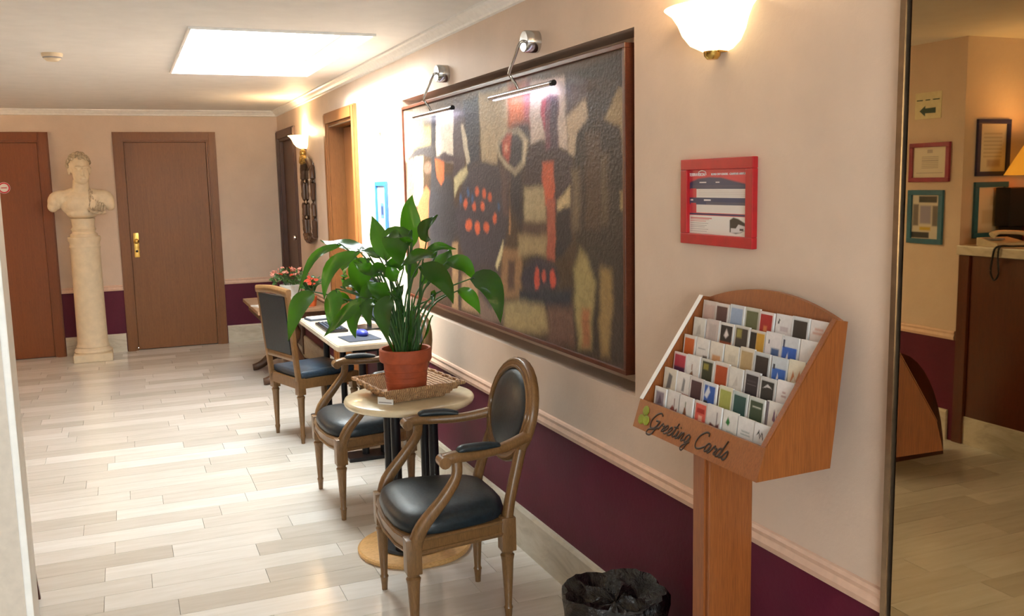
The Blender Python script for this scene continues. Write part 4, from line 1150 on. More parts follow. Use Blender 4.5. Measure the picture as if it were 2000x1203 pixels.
# small red pot plant behind it and red candle cup, white tissue
f2 = thing('small_red_plant', 'little red flowered plant in an orange pot right of the white pot', 'plant', (1.36, 7.55, CZT))
MB().lathe([(0, 0), (0.04, 0), (0.052, 0.07), (0.055, 0.08), (0.048, 0.08), (0, 0.07)], 20).build('pot', 'orange_book', f2, smooth=40)
for k in range(18):
    a = fr.uniform(0, 2*PI); c = Vector((0, 0, 0.075)); e = Vector((0.10*math.cos(a), 0.10*math.sin(a), 0.14+fr.uniform(0, 0.1)))
    leaf_mesh(c, c.lerp(e, 0.5)+Vector((0, 0, 0.03)), e, 0.03, Vector((0, -0.7, 0.7))).build('leaf', 'leaf_small', f2, smooth=80)
for k in range(12):
    a = fr.uniform(0, 2*PI); rr = fr.uniform(0, 0.09)
    put('blossom', fm_[1], None, f2, (rr*math.cos(a), rr*math.sin(a), 0.18+fr.uniform(0, 0.06)), (fr.uniform(0, 1), fr.uniform(-.5, .5), 0))
cc = thing('red_candle_cup', 'small red glass cup with white rim on the side table corner', 'cup', (1.07, 8.12, CZT))
MB().lathe([(0, 0), (0.03, 0), (0.042, 0.02), (0.046, 0.06), (0.040, 0.085), (0.036, 0.085), (0.040, 0.05), (0, 0.02)], 20).build('cup', 'flower_red', cc, smooth=50)
MB().lathe([(0.042, 0.012), (0.048, 0.004), (0.048, 0), (0, 0)], 20).build('saucer', 'ceramic_white', cc, smooth=50)
ts = thing('paper_napkin', 'folded white paper napkin on the front edge of the side table', 'napkin', (0.99, 7.75, CZT), 0.4)
MB().box(-0.06, 0.06, -0.06, 0.06, 0, 0.008, 0.003).build('napkin', 'paper', ts)
MB().prism([(-0.06, -0.06), (0.06, -0.06), (-0.06, 0.06)], 0.008, 0.013, lambda u, v, w: (u, v, w)).build('fold', 'paper', ts)

# ================================================================ BUST ON COLUMN
BX, BY = -0.345, 9.54
co = thing('plaster_column', 'tall round plaster column on a square base carrying the bust', 'column', (BX, BY, 0))
MB().box(-0.168, 0.168, -0.168, 0.168, 0, 0.075, 0.008).build('plinth', 'plaster', co)
MB().lathe([(0.160, 0.075), (0.166, 0.09), (0.160, 0.108), (0.146, 0.118), (0.142, 0.125), (0.146, 0.135), (0.138, 0.15), (0.133, 0.165), (0.131, 0.4), (0.128, 1.04), (0.132, 1.06), (0.136, 1.07), (0.130, 1.085), (0.130, 1.11), (0.139, 1.125), (0.142, 1.16), (0.138, 1.165), (0, 1.165)], 40).build('shaft', 'plaster', co, smooth=35)
bu = thing('plaster_bust', 'classical plaster bust of a curly haired youth on the column', 'bust', (BX, BY, 1.165))
MB().lathe([(0, 0), (0.118, 0), (0.118, 0.022), (0.104, 0.03), (0.096, 0.045), (0.104, 0.06), (0.110, 0.068), (0.100, 0.078), (0.094, 0.09), (0.098, 0.13), (0.105, 0.165), (0, 0.165)], 32).build('socle', 'plaster', bu, smooth=35)
def remeshed(name, mb, voxel, smooth_it=4):
    me = mb.mesh(name)
    o = bpy.data.objects.new(name, me); COL.objects.link(o)
    r = o.modifiers.new('r', 'REMESH'); r.mode = 'VOXEL'; r.voxel_size = voxel
    s = o.modifiers.new('s', 'SMOOTH'); s.factor = 0.6; s.iterations = smooth_it
    dg = bpy.context.evaluated_depsgraph_get()
    out = bpy.data.meshes.new_from_object(o.evaluated_get(dg))
    bpy.data.objects.remove(o)
    out.polygons.foreach_set('use_smooth', [True]*len(out.polygons))
    return out
# torso (front faces -Y); z measured from the column top: chest 0.16..0.44, head 0.47..0.78
m = MB()
m.ell((0.0, 0.01, 0.305), (0.190, 0.100, 0.130), 20, 12)
m.ell((-0.06, -0.035, 0.30), (0.085, 0.06, 0.075), 14, 9); m.ell((0.06, -0.035, 0.30), (0.085, 0.06, 0.075), 14, 9)
m.ell((0, 0.0, 0.215), (0.135, 0.08, 0.06), 16, 9)
m.ell((0, 0.03, 0.40), (0.14, 0.06, 0.06), 16, 9)
m.ell((0, 0.01, 0.345), (0.235, 0.088, 0.075), 20, 9)
for s in (-1, 1):
    m.ell((s*0.165, 0.015, 0.355), (0.11, 0.078, 0.075), 16, 9)
    m.ell((s*0.222, 0.012, 0.325), (0.062, 0.066, 0.078), 16, 9)
    m.ell((s*0.242, 0.010, 0.285), (0.046, 0.052, 0.055), 14, 8)
    m.ell((s*0.085, 0.03, 0.395), (0.085, 0.06, 0.045), 14, 8)
m.sweep([(0, 0.03, 0.37), (0.006, 0.012, 0.44), (0.012, 0.0, 0.52)], [0.085, 0.074, 0.068], n=14)
# head turned to its left and bowed a little
HX, HY, HZ = 0.006, -0.01, 0.612
body = m; m = MB()
m.ell((HX, HY+0.02, HZ+0.035), (0.082, 0.100, 0.098), 20, 12)
m.ell((HX+0.004, HY-0.030, HZ-0.035), (0.066, 0.068, 0.092), 18, 11)
m.ell((HX+0.006, HY-0.055, HZ-0.088), (0.038, 0.036, 0.034), 12, 8)
m.ell((HX+0.006, HY-0.098, HZ-0.022), (0.013, 0.018, 0.032), 10, 7)
m.ell((HX+0.006, HY-0.106, HZ-0.040), (0.016, 0.016, 0.012), 10, 7)
m.ell((HX+0.006, HY-0.092, HZ-0.066), (0.025, 0.012, 0.007), 10, 6); m.ell((HX+0.006, HY-0.089, HZ-0.077), (0.020, 0.012, 0.007), 10, 6)
for s in (-1, 1):
    m.ell((HX+0.006+s*0.031, HY-0.082, HZ+0.022), (0.030, 0.018, 0.009), 10, 6)
    m.ell((HX+0.006+s*0.030, HY-0.080, HZ+0.003), (0.014, 0.010, 0.008), 8, 6)
    m.ell((HX+s*0.080, HY+0.010, HZ-0.005), (0.012, 0.022, 0.034), 8, 6)
def turn(p):
    q = (Vector(p)-Vector((HX, HY, HZ)))*1.1; q.rotate(Matrix.Rotation(0.2, 3, 'Z')); return q+Vector((HX, HY, HZ))
body.add([turn(p) for p in m.v], m.f); m = body
bm_ = remeshed('torso', m, 0.0055, 2)
hd = put('torso_and_head', bm_, 'plaster', bu)
# curls
m = MB(); hr = random.Random(2)
for k in range(120):
    th = hr.uniform(0, 2*PI); ph = math.acos(hr.uniform(-0.25, 1))
    x, y, z = math.sin(ph)*math.cos(th), math.sin(ph)*math.sin(th), math.cos(ph)
    if y < -0.35 and z < 0.42: continue
    r = hr.uniform(0.013, 0.020)
    m.ell(tuple(turn((HX+x*0.088, HY+0.022+y*0.104, HZ+0.038+z*0.102))), (r, r, r), 7, 5)
m.build('hair', 'plaster_shade', hd, smooth=60, label='tight curly plaster hair')
# drapery over its left shoulder (viewer's right)
m = MB()
for k in range(7):
    x0 = 0.075+0.020*k; z0 = 0.43-0.012*k
    m.sweep([(x0-0.01, 0.06, z0-0.02), (x0, 0.0, z0+0.005-0.004*k), (x0+0.004, -0.062+0.006*k, z0-0.06), (x0-0.004+0.006*math.sin(k), -0.083+0.010*k, z0-0.13), (x0-0.012, -0.074+0.010*k, z0-0.205+0.012*k)], [0.010, 0.012, 0.013, 0.012, 0.008], [0.008, .011, .012, .011, .007], 8)
m.sweep([(0.06, -0.085, 0.26), (0.10, -0.098, 0.225), (0.15, -0.085, 0.215), (0.20, -0.055, 0.22)], 0.014, n=8)
m.build('drapery', 'plaster_shade', hd, smooth=60, label='draped cloth over the shoulder')

# ================================================================ GREETING CARD RACK
RY0, RY1 = 1.614, 2.150
RYC = (RY0+RY1)/2
rk = thing('card_rack', 'tall orange brown wooden greeting card stand in front of the wall', 'card stand', (1.36, RYC, 0))
def L(x, y, z): return (x-1.36, y-RYC, z)
side = [(1.238, .925), (1.442, .929), (1.482, 1.263), (1.452, 1.268), (1.262, .998)]
for (a, b_) in ((RY0, RY0+0.015), (RY1-0.015, RY1)):
    MB().prism(side, a, b_, lambda u, v, w: L(u, w, v)).build('side_panel', 'stand_wood', rk)
    e = MB(); e.prism([(1.2615, .999), (1.4515, 1.269), (1.4495, 1.2705), (1.2595, 1.0005)], a, b_, lambda u, v, w: L(u, w, v)); e.build('edge_strip', 'lit_edge_white' if a > RY0 else 'stand_wood', rk)  # edge banding; the far side is coloured white as though lit
MB().prism([(1.238, .925), (1.250, .922), (1.274, .996), (1.262, .999)], RY0+0.015, RY1-0.015, lambda u, v, w: L(u, w, v)).build('front_lip', 'stand_wood', rk)
MB().prism([(1.240, .925), (1.442, .929), (1.443, .941), (1.243, .937)], RY0+0.015, RY1-0.015, lambda u, v, w: L(u, w, v)).build('bottom_panel', 'stand_wood', rk)
# arched back panel
N = 16; arc = []
hwid = (RY1-RY0)/2
for i in range(N+1):
    s = -1+2*i/N
    arc.append((RYC+s*(hwid-0.0155), 1.264+0.042*(1-s*s)))
poly = [(RY0+0.0155, 0.942), (RY1-0.0155, 0.942)] + arc[::-1]
sl = (1.482-1.442)/(1.263-.929)
MB().prism(poly, 0.0, 0.012, lambda u, v, w: L(1.442+(v-.929)*sl-w, u, v)).build('back_panel', 'stand_wood', rk)
# stepped shelves
STEPX, STEPZ = 0.0305, 0.0445
def row_base(r):                      # r = 0 bottom row ... 5 top row
    return 1.276+STEPX*r, 0.978+STEPZ*r
for r in range(6):
    x, z = row_base(r)
    MB().box(x-0.004-1.36, x+STEPX-1.36, RY0+0.015-RYC, RY1-0.015-RYC, z-0.004, z).build('shelf', 'stand_wood', rk)
    MB().box(x+STEPX-0.003-1.36, x+STEPX-1.36, RY0+0.015-RYC, RY1-0.015-RYC, z, z+STEPZ-0.004).build('riser', 'stand_wood', rk)
PXa, PXb, PYa, PYb = 1.275, 1.405, 1.845, 1.915
m = MB(); m.box(PXa-1.36, PXb-1.36, PYa-RYC, PYb-RYC, 0.02, 0.926, 0.004); m.build('post', 'stand_wood', rk)
MB().box(PXa-0.006-1.36, PXa-1.36, PYa+0.012-RYC, PYb-0.012-RYC, 0.02, 0.922).build('post_fillet', 'stand_wood', rk)
MB().box(-0.16, 0.12, -0.2, 0.2, 0, 0.022, 0.004).build('foot_plate', 'stand_wood', rk)
lip_rot = Matrix(((0, 0.31, -0.951), (-1, 0, 0), (0, 0.951, 0.31))).to_euler()
SCRIPT = {
 'G': (0.95, [[(.85,.88),(.62,1.0),(.3,.8),(.12,.4),(.25,.05),(.55,.05),(.78,.35),(.8,.52),(.5,.5)], [(.78,.5),(.72,.0),(.5,-.38),(.15,-.38),(.2,-.12),(.6,.0),(.95,.2)]]),
 'r': (0.40, [[(0,.1),(.15,.45),(.2,.5),(.25,.38),(.4,.4),(.3,.1),(.4,.1)]]),
 'e': (0.38, [[(0,.1),(.2,.25),(.3,.42),(.2,.5),(.08,.3),(.12,.05),(.28,.04),(.4,.15)]]),
 't': (0.34, [[(0,.1),(.2,.6),(.26,.85),(.16,.4),(.16,.06),(.34,.12)], [(.02,.58),(.36,.62)]]),
 'i': (0.28, [[(0,.1),(.14,.48),(.1,.1),(.16,.04),(.3,.14)], [(.18,.66),(.2,.70)]]),
 'n': (0.50, [[(0,.1),(.1,.48),(.08,.05)], [(.08,.1),(.2,.42),(.32,.46),(.3,.1),(.36,.04),(.5,.14)]]),
 'g': (0.48, [[(.36,.42),(.2,.5),(.06,.3),(.1,.06),(.26,.12),(.38,.45),(.32,-.1),(.2,-.42),(.02,-.34),(.12,-.12),(.48,.14)]]),
 'C': (0.85, [[(.8,.82),(.74,.98),(.5,.98),(.2,.7),(.1,.3),(.25,.03),(.55,.05),(.85,.25)]]),
 'a': (0.48, [[(.36,.42),(.2,.5),(.06,.28),(.1,.05),(.26,.12),(.38,.46),(.34,.1),(.38,.04),(.5,.14)]]),
 'd': (0.52, [[(.36,.4),(.2,.5),(.06,.28),(.1,.05),(.26,.12),(.4,.6),(.48,1.0),(.36,.3),(.36,.05),(.52,.14)]]),
 's': (0.36, [[(0,.1),(.2,.5),(.3,.25),(.2,.03),(.04,.06)]]), ' ': (0.35, [])}
cur = 0.0; strokes = []
for ch in 'Greeting Cards':
    wd, st_ = SCRIPT[ch]
    for s_ in st_: strokes.append([(cur+u+0.28*v, v) for u, v in s_])
    cur += wd
kx = 0.345/cur; kz = 0.046
m = MB()
for s_ in strokes:
    m.sweep([((u-cur/2)*kx, (v-0.35)*kz, 0.0012) for u, v in s_], 0.0025, 0.0007, 6, smooth=4)
tm = put('lettering', m.mesh('lettering'), 'lettering_dark', rk, L(1.2478, RYC+0.025, 0.955), lip_rot, label='dark script lettering on the front lip')
sp = MB()
for (u, v) in ((-0.012, -0.012), (0.012, -0.010), (0.0, 0.014)): sp.ell((u, v, 0.001), (0.016, 0.014, 0.001), 8, 4)
put('lime_emblem', sp.mesh('lime_emblem'), 'lime_print', rk, L(1.2495, RY1-0.045, 0.962), lip_rot)
# the cards: (label colour words, base paper, shapes)
Wt = (232, 228, 224)
def pic(c): return ((c, 0.02, rect(.1, .04, .92, .86)),)
CARDS = [
 # bottom row (0) left to right as seen
 [('mauve floral', Wt, (((150,138,150), .06, rect(.15,.1,.85,.8)), ((100,84,100), .05, (.3,.2,.5,.7,.7,.3)))),
  ('white with russet trees', Wt, (((150,70,60), .05, (.1,.05,.9,.05,.9,.3,.7,.2,.5,.4,.3,.2)), ((110,60,60), .03, rect(.6,.1,.66,.7)))),
  ('white with small brown figure', Wt, (((130,80,50), .04, (.3,.15,.6,.15,.5,.5,.4,.5)), ((90,110,60), .03, rect(.44,.5,.5,.75)))),
  ('coral red poster', (216,206,200), (((222,96,82), .02, rect(.08,.02,.92,.9)), ((180,50,44), .03, rect(.2,.5,.8,.7)), ((240,180,160), .04, rect(.35,.1,.65,.4)))),
  ('white with brown red trees', Wt, (((120,60,52), .05, (.1,.05,.9,.05,.9,.35,.6,.2,.3,.3)), ((90,60,60), .03, rect(.7,.1,.75,.75)))),
  ('white with green leaf', (238,238,234), (((40,130,60), .04, (.2,.5,.35,.75,.5,.55,.4,.4)), ((190,200,190), .03, rect(.3,.12,.8,.2)))),
  ('white with faint grey text', (236,236,236), (((176,186,186), .03, rect(.2,.3,.8,.36)), ((176,186,186), .03, rect(.25,.42,.75,.48)))),
  ('white with black scrawl and blue corner', (236,236,238), (((30,30,34), .015, (.15,.5,.3,.75,.38,.5,.5,.72,.6,.42,.56,.4,.48,.6,.38,.4,.3,.6)), ((60,100,180), .04, rect(.3,0,.7,.1))))],
 [('cream with grey figure', (222,214,198), (((110,108,108), .05, (.25,.1,.6,.15,.7,.7,.4,.8)),)),
  ('white with grey figure and red base', Wt, (((140,138,138), .05, (.4,.2,.6,.2,.65,.7,.5,.8)), ((170,70,60), .02, rect(0,0,1,.1)))),
  ('dark plum', (214,206,204), pic((74,46,52))),
  ('blue and white sky', (216,220,228), (((44,92,176), .03, rect(.1,.04,.92,.86)), ((226,232,240), .06, (.12,.4,.4,.85,.55,.6,.35,.3)), ((40,50,60), .03, rect(.1,.04,.4,.2)))),
  ('lime yellow', (222,220,196), pic((172,176,92))),
  ('dark teal green', (196,206,206), pic((44,84,80))),
  ('dark green with pale script', (206,210,204), pic((56,76,56))+(((190,196,186), .02, rect(.25,.6,.8,.66)),)),
  ('white with purple script beside grey edges', Wt, (((120,112,122), .01, rect(0,0,.12,.95)), ((120,90,120), .02, (.4,.3,.5,.8,.6,.3,.7,.75,.66,.25))))],
 [('crimson sunset', (222,206,206), (((180,52,72), .04, rect(.06,.3,.94,.9)), ((90,44,76), .06, rect(.06,.02,.94,.35)))),
  ('white with tiny brown figure', Wt, (((130,90,60), .04, (.25,.1,.6,.1,.5,.35)), ((150,110,90), .02, rect(.42,.35,.48,.6)))),
  ('dark green and yellow photo', (206,204,196), (((50,56,36), .03, rect(.1,.04,.92,.9)), ((150,140,60), .06, rect(.2,.55,.6,.8)))),
  ('rust orange', (222,212,204), pic((182,78,36))),
  ('plain white sketched', (228,224,216), (((206,200,192), .04, (.3,.2,.7,.3,.6,.7)),)),
  ('charcoal with lines', (206,206,208), pic((52,46,52))+(((120,116,120), .01, rect(.2,.6,.8,.63)), ((120,116,120), .01, rect(.2,.48,.8,.51)))),
  ('charcoal with white script', (206,206,206), pic((42,44,44))+(((206,206,206), .02, (.2,.55,.5,.75,.8,.6,.5,.62)),)),
  ('white with pale pink script', (236,232,234), (((190,160,166), .03, rect(.3,.4,.6,.46)), ((190,160,166), .03, rect(.35,.54,.55,.6))))],
 [('bright orange', (222,212,204), pic((212,104,44))),
  ('white with grey script', Wt, (((176,174,172), .03, rect(.15,.5,.75,.55)), ((120,110,106), .04, rect(.6,.08,.95,.25)))),
  ('white with tan patch', (228,220,208), (((206,156,112), .06, rect(.2,.05,.85,.42)),)),
  ('plain cream', (226,218,200), (((210,202,184), .05, rect(.3,.3,.8,.6)),)),
  ('kraft tan', (220,212,196), pic((184,160,118))),
  ('black framed in silver', (196,202,206), pic((44,36,34))),
  ('blue sea with white sail, lower', (206,214,222), (((52,104,190), .03, rect(.06,.02,.94,.55)), ((236,238,240), .02, (.35,.1,.5,.15,.45,.42)), ((60,60,70), .02, rect(.1,.5,.22,.7)))),
  ('cream with orange scribble', (228,220,200), (((196,120,72), .03, (.15,.1,.3,.6,.5,.2,.7,.65,.85,.2,.6,.12,.4,.4)),))],
 [('wide white sketched', (222,220,212), (((190,186,178), .05, (.3,.2,.7,.25,.6,.7,.4,.6)),)),
  ('pale mauve edged', (206,194,190), (((188,176,172), .05, rect(.2,.1,.8,.8)),)),
  ('black with white flower', (222,218,214), (((36,30,30), .02, rect(.08,.04,.92,.88)), ((232,226,222), .06, (.35,.45,.5,.75,.68,.5,.5,.35)), ((150,72,34), .04, rect(.08,.04,.92,.2)))),
  ('mossy brown photo', (208,206,200), (((58,52,48), .02, rect(.08,.04,.92,.9)), ((150,142,74), .07, rect(.15,.5,.5,.85)))),
  ('black and yellow', (214,206,196), (((30,24,22), .02, rect(0,.02,.42,.9)), ((206,158,56), .03, rect(.42,.05,.96,.9)))),
  ('white with dark blue patch', (230,226,228), (((70,100,150), .06, rect(.4,.05,.9,.4)), ((60,60,70), .02, rect(.2,.55,.26,.7)))),
  ('blue sea with white sail, upper', (212,216,222), (((46,98,190), .03, rect(.06,.02,.94,.58)), ((238,240,242), .02, (.3,.05,.45,.1,.42,.4)), ((50,56,80), .02, rect(.08,.55,.2,.85)))),
  ('white with purple edge', (230,226,226), (((130,80,140), .02, rect(.9,.1,1,.7)),))],
 [('pinkish beige', (214,200,192), (((206,180,172), .04, rect(.1,.1,.9,.8)),)),
  ('dark maroon', (214,206,202), pic((88,58,56))),
  ('light blue', (214,218,222), pic((156,176,206))),
  ('olive green', (206,206,196), pic((98,104,72))),
  ('red with orange spot', (222,212,210), (((170,34,38), .02, rect(.08,.04,.92,.88)), ((214,130,80), .06, rect(.35,.15,.6,.4)))),
  ('white with small black mark', (230,228,230), (((40,38,44), .015, (.12,.6,.2,.8,.26,.75,.2,.58)), ((200,190,196), .03, rect(.3,.3,.8,.5)))),
  ('charcoal square', (214,218,222), pic((52,48,46))),
  ('pale pink lettered', (230,222,220), (((214,176,166), .04, rect(.15,.45,.8,.55)), ((214,176,166), .04, rect(.25,.6,.75,.7))))]]
ROWN = ['bottom', 'second lowest', 'third lowest', 'third highest', 'second highest', 'top']
ORD = ['first', 'second', 'third', 'fourth', 'fifth', 'sixth', 'seventh', 'last']
cr_ = random.Random(4)
yl, yr = RY1-0.022, RY0+0.020
slot = (yl-yr)/8
crot = Matrix(((0, 0.12, -0.993), (-1, 0, 0), (0, 0.993, 0.12))).to_euler()
for r in range(6):
    x, z = row_base(r)
    for c in range(8):
        words, paper, shapes = CARDS[r][c]
        w = slot*cr_.uniform(0.86, 0.96); h = 0.060+cr_.uniform(-0.002, 0.003)
        yc = yl-slot*(c+0.5)+cr_.uniform(-0.0015, 0.0015)
        t = thing('greeting_card', '%s card, %s from left in the %s row' % (words, ORD[c], ROWN[r]), 'card', (x+0.012+cr_.uniform(-.002, .002), yc, z), rot=crot, group='greeting cards on the wooden rack')
        MB().box(-w/2, w/2, 0.0005, h, -0.006, -0.0005).build('card_stack', 'paper', t)
        shp2 = [(cc_, sf, tuple((1-0.0)*v for v in p)) for cc_, sf, p in shapes]
        put('card_face', raster(w, h, 22, 26, paper, shp2, 'card_face'), 'card_print', t, (0, h/2+0.0005, 0.0))

# ================================================================ WASTE BIN
bn = thing('waste_bin', 'small bin lined with a crumpled black bag beside the card stand', 'bin', (1.305, 2.375, 0))
MB().lathe([(0, 0), (0.095, 0), (0.10, 0.006), (0.110, 0.25), (0.113, 0.255), (0.108, 0.255), (0.092, 0.01), (0, 0.01)], 28).build('bin_body', 'bin_brown', bn, smooth=40)
m = MB(); n = 60; vs = []; fs = []
br_ = random.Random(9)
ph = [br_.uniform(0, 6.28) for _ in range(6)]
prof = [(1.10*r_, z_-0.012, k_) for r_, z_, k_ in [(0.113, 0.14, .4), (0.124, 0.20, .8), (0.136, 0.26, 1.0), (0.146, 0.315, 1.0), (0.148, 0.348, 0.8), (0.140, 0.362, 0.7), (0.122, 0.352, 0.6), (0.100, 0.335, 0.9), (0.078, 0.325, 1.3), (0.045, 0.332, 1.5), (0.0, 0.318, 0)]]
for j, (r, z, k) in enumerate(prof):
    for i in range(n):
        a = 2*PI*i/n
        w = 0.006*math.sin(9*a+ph[0]+j*0.5)+0.005*math.sin(14*a+ph[1]-j*0.8)+0.004*math.sin(23*a+ph[2]+j)
        rr = max(0.0, r+w*k*(1 if r > 0.01 else 0)); zz = z+0.008*math.sin(4*a+ph[3])*(1 if 2 < j < 10 else 0.2)+(0.012*math.sin(5*a+ph[4]+j*1.3)+0.008*math.sin(11*a+j*2.1) if 6 < j < 10 else 0)
        vs.append((rr*math.cos(a), rr*math.sin(a), zz))
for j in range(len(prof)-1):
    for i in range(n):
        i2 = (i+1) % n; fs.append((j*n+i, j*n+i2, (j+1)*n+i2, (j+1)*n+i))
m.add(vs, fs); m.build('bin_liner', 'bin_bag', bn, smooth=60, label='crumpled shiny black bin bag')

# ================================================================ RECEPTION (seen in the mirror)
ds = thing('reception_desk', 'dark wood reception counter with pale stone top, seen in the mirror', 'desk', (-1.45, 1.9, 0))
yA, yB_ = -1.9, 2.085
for k in range(4):
    a = yA+(yB_-yA)*k/4; b_ = yA+(yB_-yA)*(k+1)/4
    MB().box(-0.04, -0.006, a+0.002, b_-0.002, 0.166, 1.112, 0.003).build('front_panel', 'desk_wood', ds)
MB().box(-0.04, 0.0, yA, yB_-0.0, 0.0, 0.166, 0.003).build('plinth', 'marble', ds)
MB().box(-0.5, 0.03, yA-0.02, yB_, 1.115, 1.170, 0.006).build('counter_top', 'marble', ds)
MB().box(-0.48, -0.04, yA+0.02, yA+0.05, 0, 1.112).build('end_panel', 'desk_wood', ds)
MB().box(-0.03, 0.012, yB_-0.075, yB_-0.005, 0.0, 1.112, 0.003).build('corner_post', 'desk_wood', ds)
# notices on the left wall
framed('framed_certificate', 'wide crimson framed certificate seen in the mirror', 'notice', 0.30, 0.232, 0.026, 'crimson_frame', (-1.45, 4.226, 1.65), ON_LEFT,
       raster(.25, .18, 50, 36, (216, 208, 192), [((170, 160, 150), 0.01, rect(.42, .80, .58, .92))]+[((178, 168, 156), 0, rect(.25, .3+k*.06, .75, .33+k*.06)) for k in range(7)]+[((180, 170, 158), 0, rect(.1, .14, .9, .16))], 'sheet'))
framed('framed_leaflet', 'upright teal framed leaflet below the crimson certificate in the mirror', 'notice', 0.265, 0.322, 0.03, 'teal_frame', (-1.45, 4.243, 1.325), ON_LEFT,
       raster(.21, .27, 50, 64, (206, 200, 190), [((60, 60, 60), .02, rect(.1, .82, .75, .96)), ((110, 104, 100), .03, rect(.05, .3, .25, .75)), ((110, 104, 100), .03, rect(.75, .3, .95, .78)), ((196, 170, 50), .03, rect(.3, .2, .7, .28)), ((50, 54, 60), .02, rect(.35, .03, 1, .16)), ((150, 146, 170), .04, rect(.3, .35, .7, .75))], 'sheet'))
sgn = thing('arrow_sign', 'small cream direction sign with dark arrow, seen in the mirror', 'sign', (-1.4495, 4.256, 1.985), rot=ON_LEFT)
MB().box(-0.098, 0.098, -0.078, 0.078, 0, 0.004, 0.001).build('plate', 'sign_cream', sgn)
MB().prism([(0.062, -0.03), (0.02, 0.0), (0.02, -0.016), (-0.058, -0.014), (-0.058, -0.046), (0.02, -0.044), (0.02, -0.062)], 0.004, 0.005, lambda u, v, w: (u, v, w)).build('arrow', 'sign_green', sgn)
for (u0, u1) in ((-0.085, -0.035), (-0.015, 0.02), (0.04, 0.085)):
    MB().box(u0, u1, 0.03, 0.036, 0.004, 0.005).build('pictogram_line', 'sign_green', sgn)
framed('framed_licence', 'dark blue framed sheet on the lit wall above the other, in the mirror', 'notice', 0.262, 0.325, 0.026, 'navy_frame', (-1.672, 3.99, 1.725), ON_FAR,
       raster(.21, .273, 40, 50, (214, 206, 190), [((186, 176, 160), 0.01, rect(.15, .3+k*.08, .85, .33+k*.08)) for k in range(7)]+[((176, 160, 150), .05, rect(.2, .1, .7, .25))], 'sheet'))
framed('framed_price_list', 'teal framed pale sheet just above the counter phone, in the mirror', 'notice', 0.265, 0.325, 0.03, 'teal_frame', (-1.672, 3.99, 1.366), ON_FAR,
       raster(.205, .265, 30, 40, (226, 214, 188), [((206, 190, 160), .05, rect(.3, .2, .8, .5)), ((210, 196, 166), .05, rect(.1, .6, .5, .8))], 'sheet'))
# lamp, phone, box, small frame on the counter
lp = thing('table_lamp', 'table lamp with glowing yellow cone shade on the reception counter', 'lamp', (-1.80, 3.745, 1.17))
MB().lathe([(0, 0), (0.07, 0), (0.07, 0.012), (0.02, 0.025), (0.009, 0.05), (0.009, 0.40), (0, 0.40)], 20).build('stem', 'black_metal', lp, smooth=40)
MB().lathe([(0.205, 0.395), (0.085, 0.605), (0.083, 0.605), (0.203, 0.395)], 32).build('lamp_shade', 'table_lamp_shade', lp, smooth=50)
m = MB(); m.ell((0, 0, 0.47), (0.03, 0.03, 0.045)); m.build('bulb', 'bulb', lp, smooth=60)
l = bpy.data.lights.new('table_lamp_light', 'POINT'); l.energy = 14.0; l.shadow_soft_size = 0.05; l.color = (1.0, 0.70, 0.34)
o = bpy.data.objects.new('table_lamp_light', l); COL.objects.link(o); o.parent = lp; o.location = (0, 0, 0.54)
bxx = thing('black_speaker', 'black upright box under the lamp on the counter', 'speaker', (-1.765, 3.915, 1.17))
MB().box(-0.075, 0.075, -0.05, 0.05, 0.10, 0.325, 0.005).build('cabinet', 'plastic_black', bxx)
MB().box(-0.05, 0.05, -0.04, 0.04, 0.0, 0.10, 0.004).build('stand', 'plastic_black', bxx)
pf = thing('standing_photo_frame', 'little navy photo frame standing on the counter, in the mirror', 'photo frame', (-1.80, 3.60, 1.17), rot=(PI/2, 0, 0.12))
f = MB()
for (a, b_, c, d_) in ((-0.10, 0.10, 0.135, 0.16), (-0.10, 0.10, 0.0, 0.025), (-0.10, -0.075, 0.025, 0.135), (0.075, 0.10, 0.025, 0.135)): f.box(a, b_, c, d_, 0, 0.015, 0.002)
f.build('frame', 'navy_frame', pf)
put('photo', raster(.15, .11, 20, 16, (196, 180, 150), [((50, 56, 50), .08, rect(.15, .2, .5, .85)), ((60, 60, 60), .06, rect(.6, .1, .9, .5))], 'photo'), 'print', pf, (0, 0.08, 0.008))
MB().box(-0.015, 0.015, 0.0, 0.12, -0.02, 0.0).build('easel_leg', 'plastic_black', pf)
ob = thing('orange_book', 'orange spined book beside the black box on the counter', 'book', (-1.87, 3.92, 1.17), 0.1)
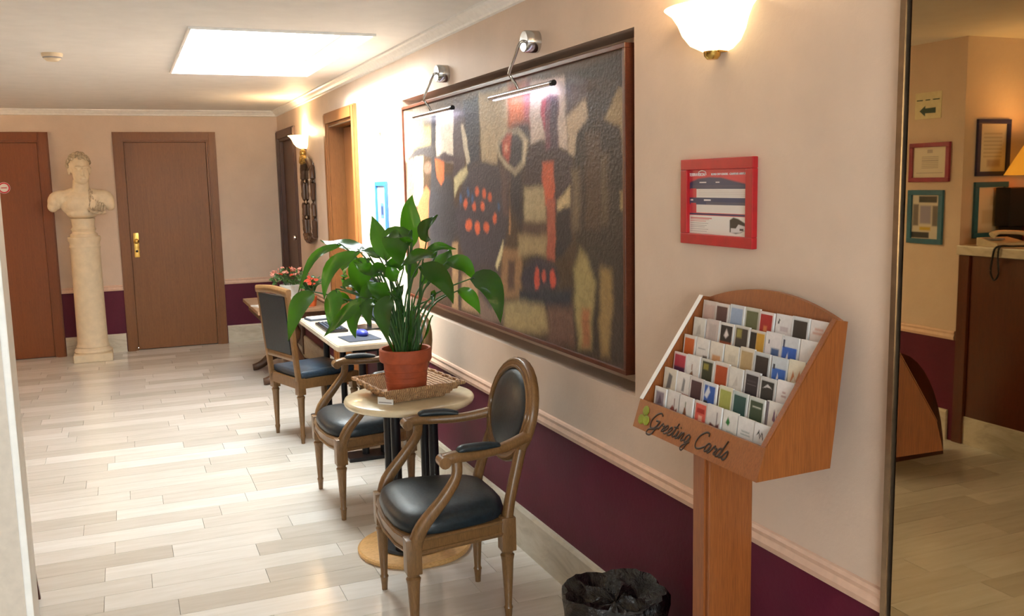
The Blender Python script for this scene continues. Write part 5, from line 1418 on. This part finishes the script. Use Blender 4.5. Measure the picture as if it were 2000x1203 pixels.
MB().box(-0.015, 0.015, -0.06, 0.06, 0.0, 0.25, 0.002).build('cover', 'orange_book', ob)
MB().box(-0.012, 0.012, -0.055, 0.0605, 0.004, 0.2505).build('pages', 'paper', ob)
ph_ = thing('desk_telephone', 'cream desk telephone on the reception counter, seen in the mirror', 'telephone', (-1.565, 3.80, 1.17), 0.2)
MB().prism([(-0.085, 0), (0.085, 0), (0.085, 0.045), (-0.085, 0.02)], -0.10, 0.10, lambda u, v, w: (w, u, v)).build('body', 'plastic_cream', ph_)
MB().sweep([(-0.115, -0.06, 0.058), (-0.07, -0.06, 0.075), (0.07, -0.06, 0.082), (0.115, -0.06, 0.066)], [0.024, 0.016, 0.016, 0.024], [0.02, 0.012, 0.012, 0.02], 10).build('handset', 'plastic_cream', ph_, smooth=60)
MB().box(0.0, 0.08, -0.02, 0.07, 0.035, 0.044, 0.002).build('keypad', 'print_grey', ph_)
cdp = thing('phone_cord', 'black cord looping down the front of the reception counter', 'cord', (-1.45, 3.70, 1.17))
MB().sweep([(-0.10, -0.06, 0.008), (-0.02, -0.05, 0.010), (0.036, 0.01, 0.004), (0.040, 0.03, -0.06), (0.036, 0.04, -0.14), (0.036, 0.015, -0.18), (0.036, -0.01, -0.14), (0.040, -0.005, -0.06), (0.036, -0.01, 0.006), (-0.02, -0.012, 0.010)], 0.006, n=6).build('cord', 'plastic_black', cdp, smooth=70)
# curved wooden rack by the counter
mr = thing('magazine_rack', 'dark red brown wooden rack with curved sides beside the counter, in the mirror', 'rack', (-0.80, 3.83, 0))
ar = [(-0.395, 0)] + [(-0.395+0.10*(1-math.cos(t))+0.30*(t/(PI/2))**1.6, 0.62*math.sin(t)) for t in [PI/2*i/10 for i in range(1, 11)]]
ar = ar + [(-u, v) for u, v in ar[::-1]]
for y in (-0.02, 0.10): MB().prism(ar, y, y+0.018, lambda u, v, w: (u, w, v)).build('curved_side', 'desk_wood', mr)
for z in (0.06, 0.25): MB().box(-0.28, 0.28, -0.002, 0.10, z, z+0.014).build('shelf', 'desk_wood', mr)
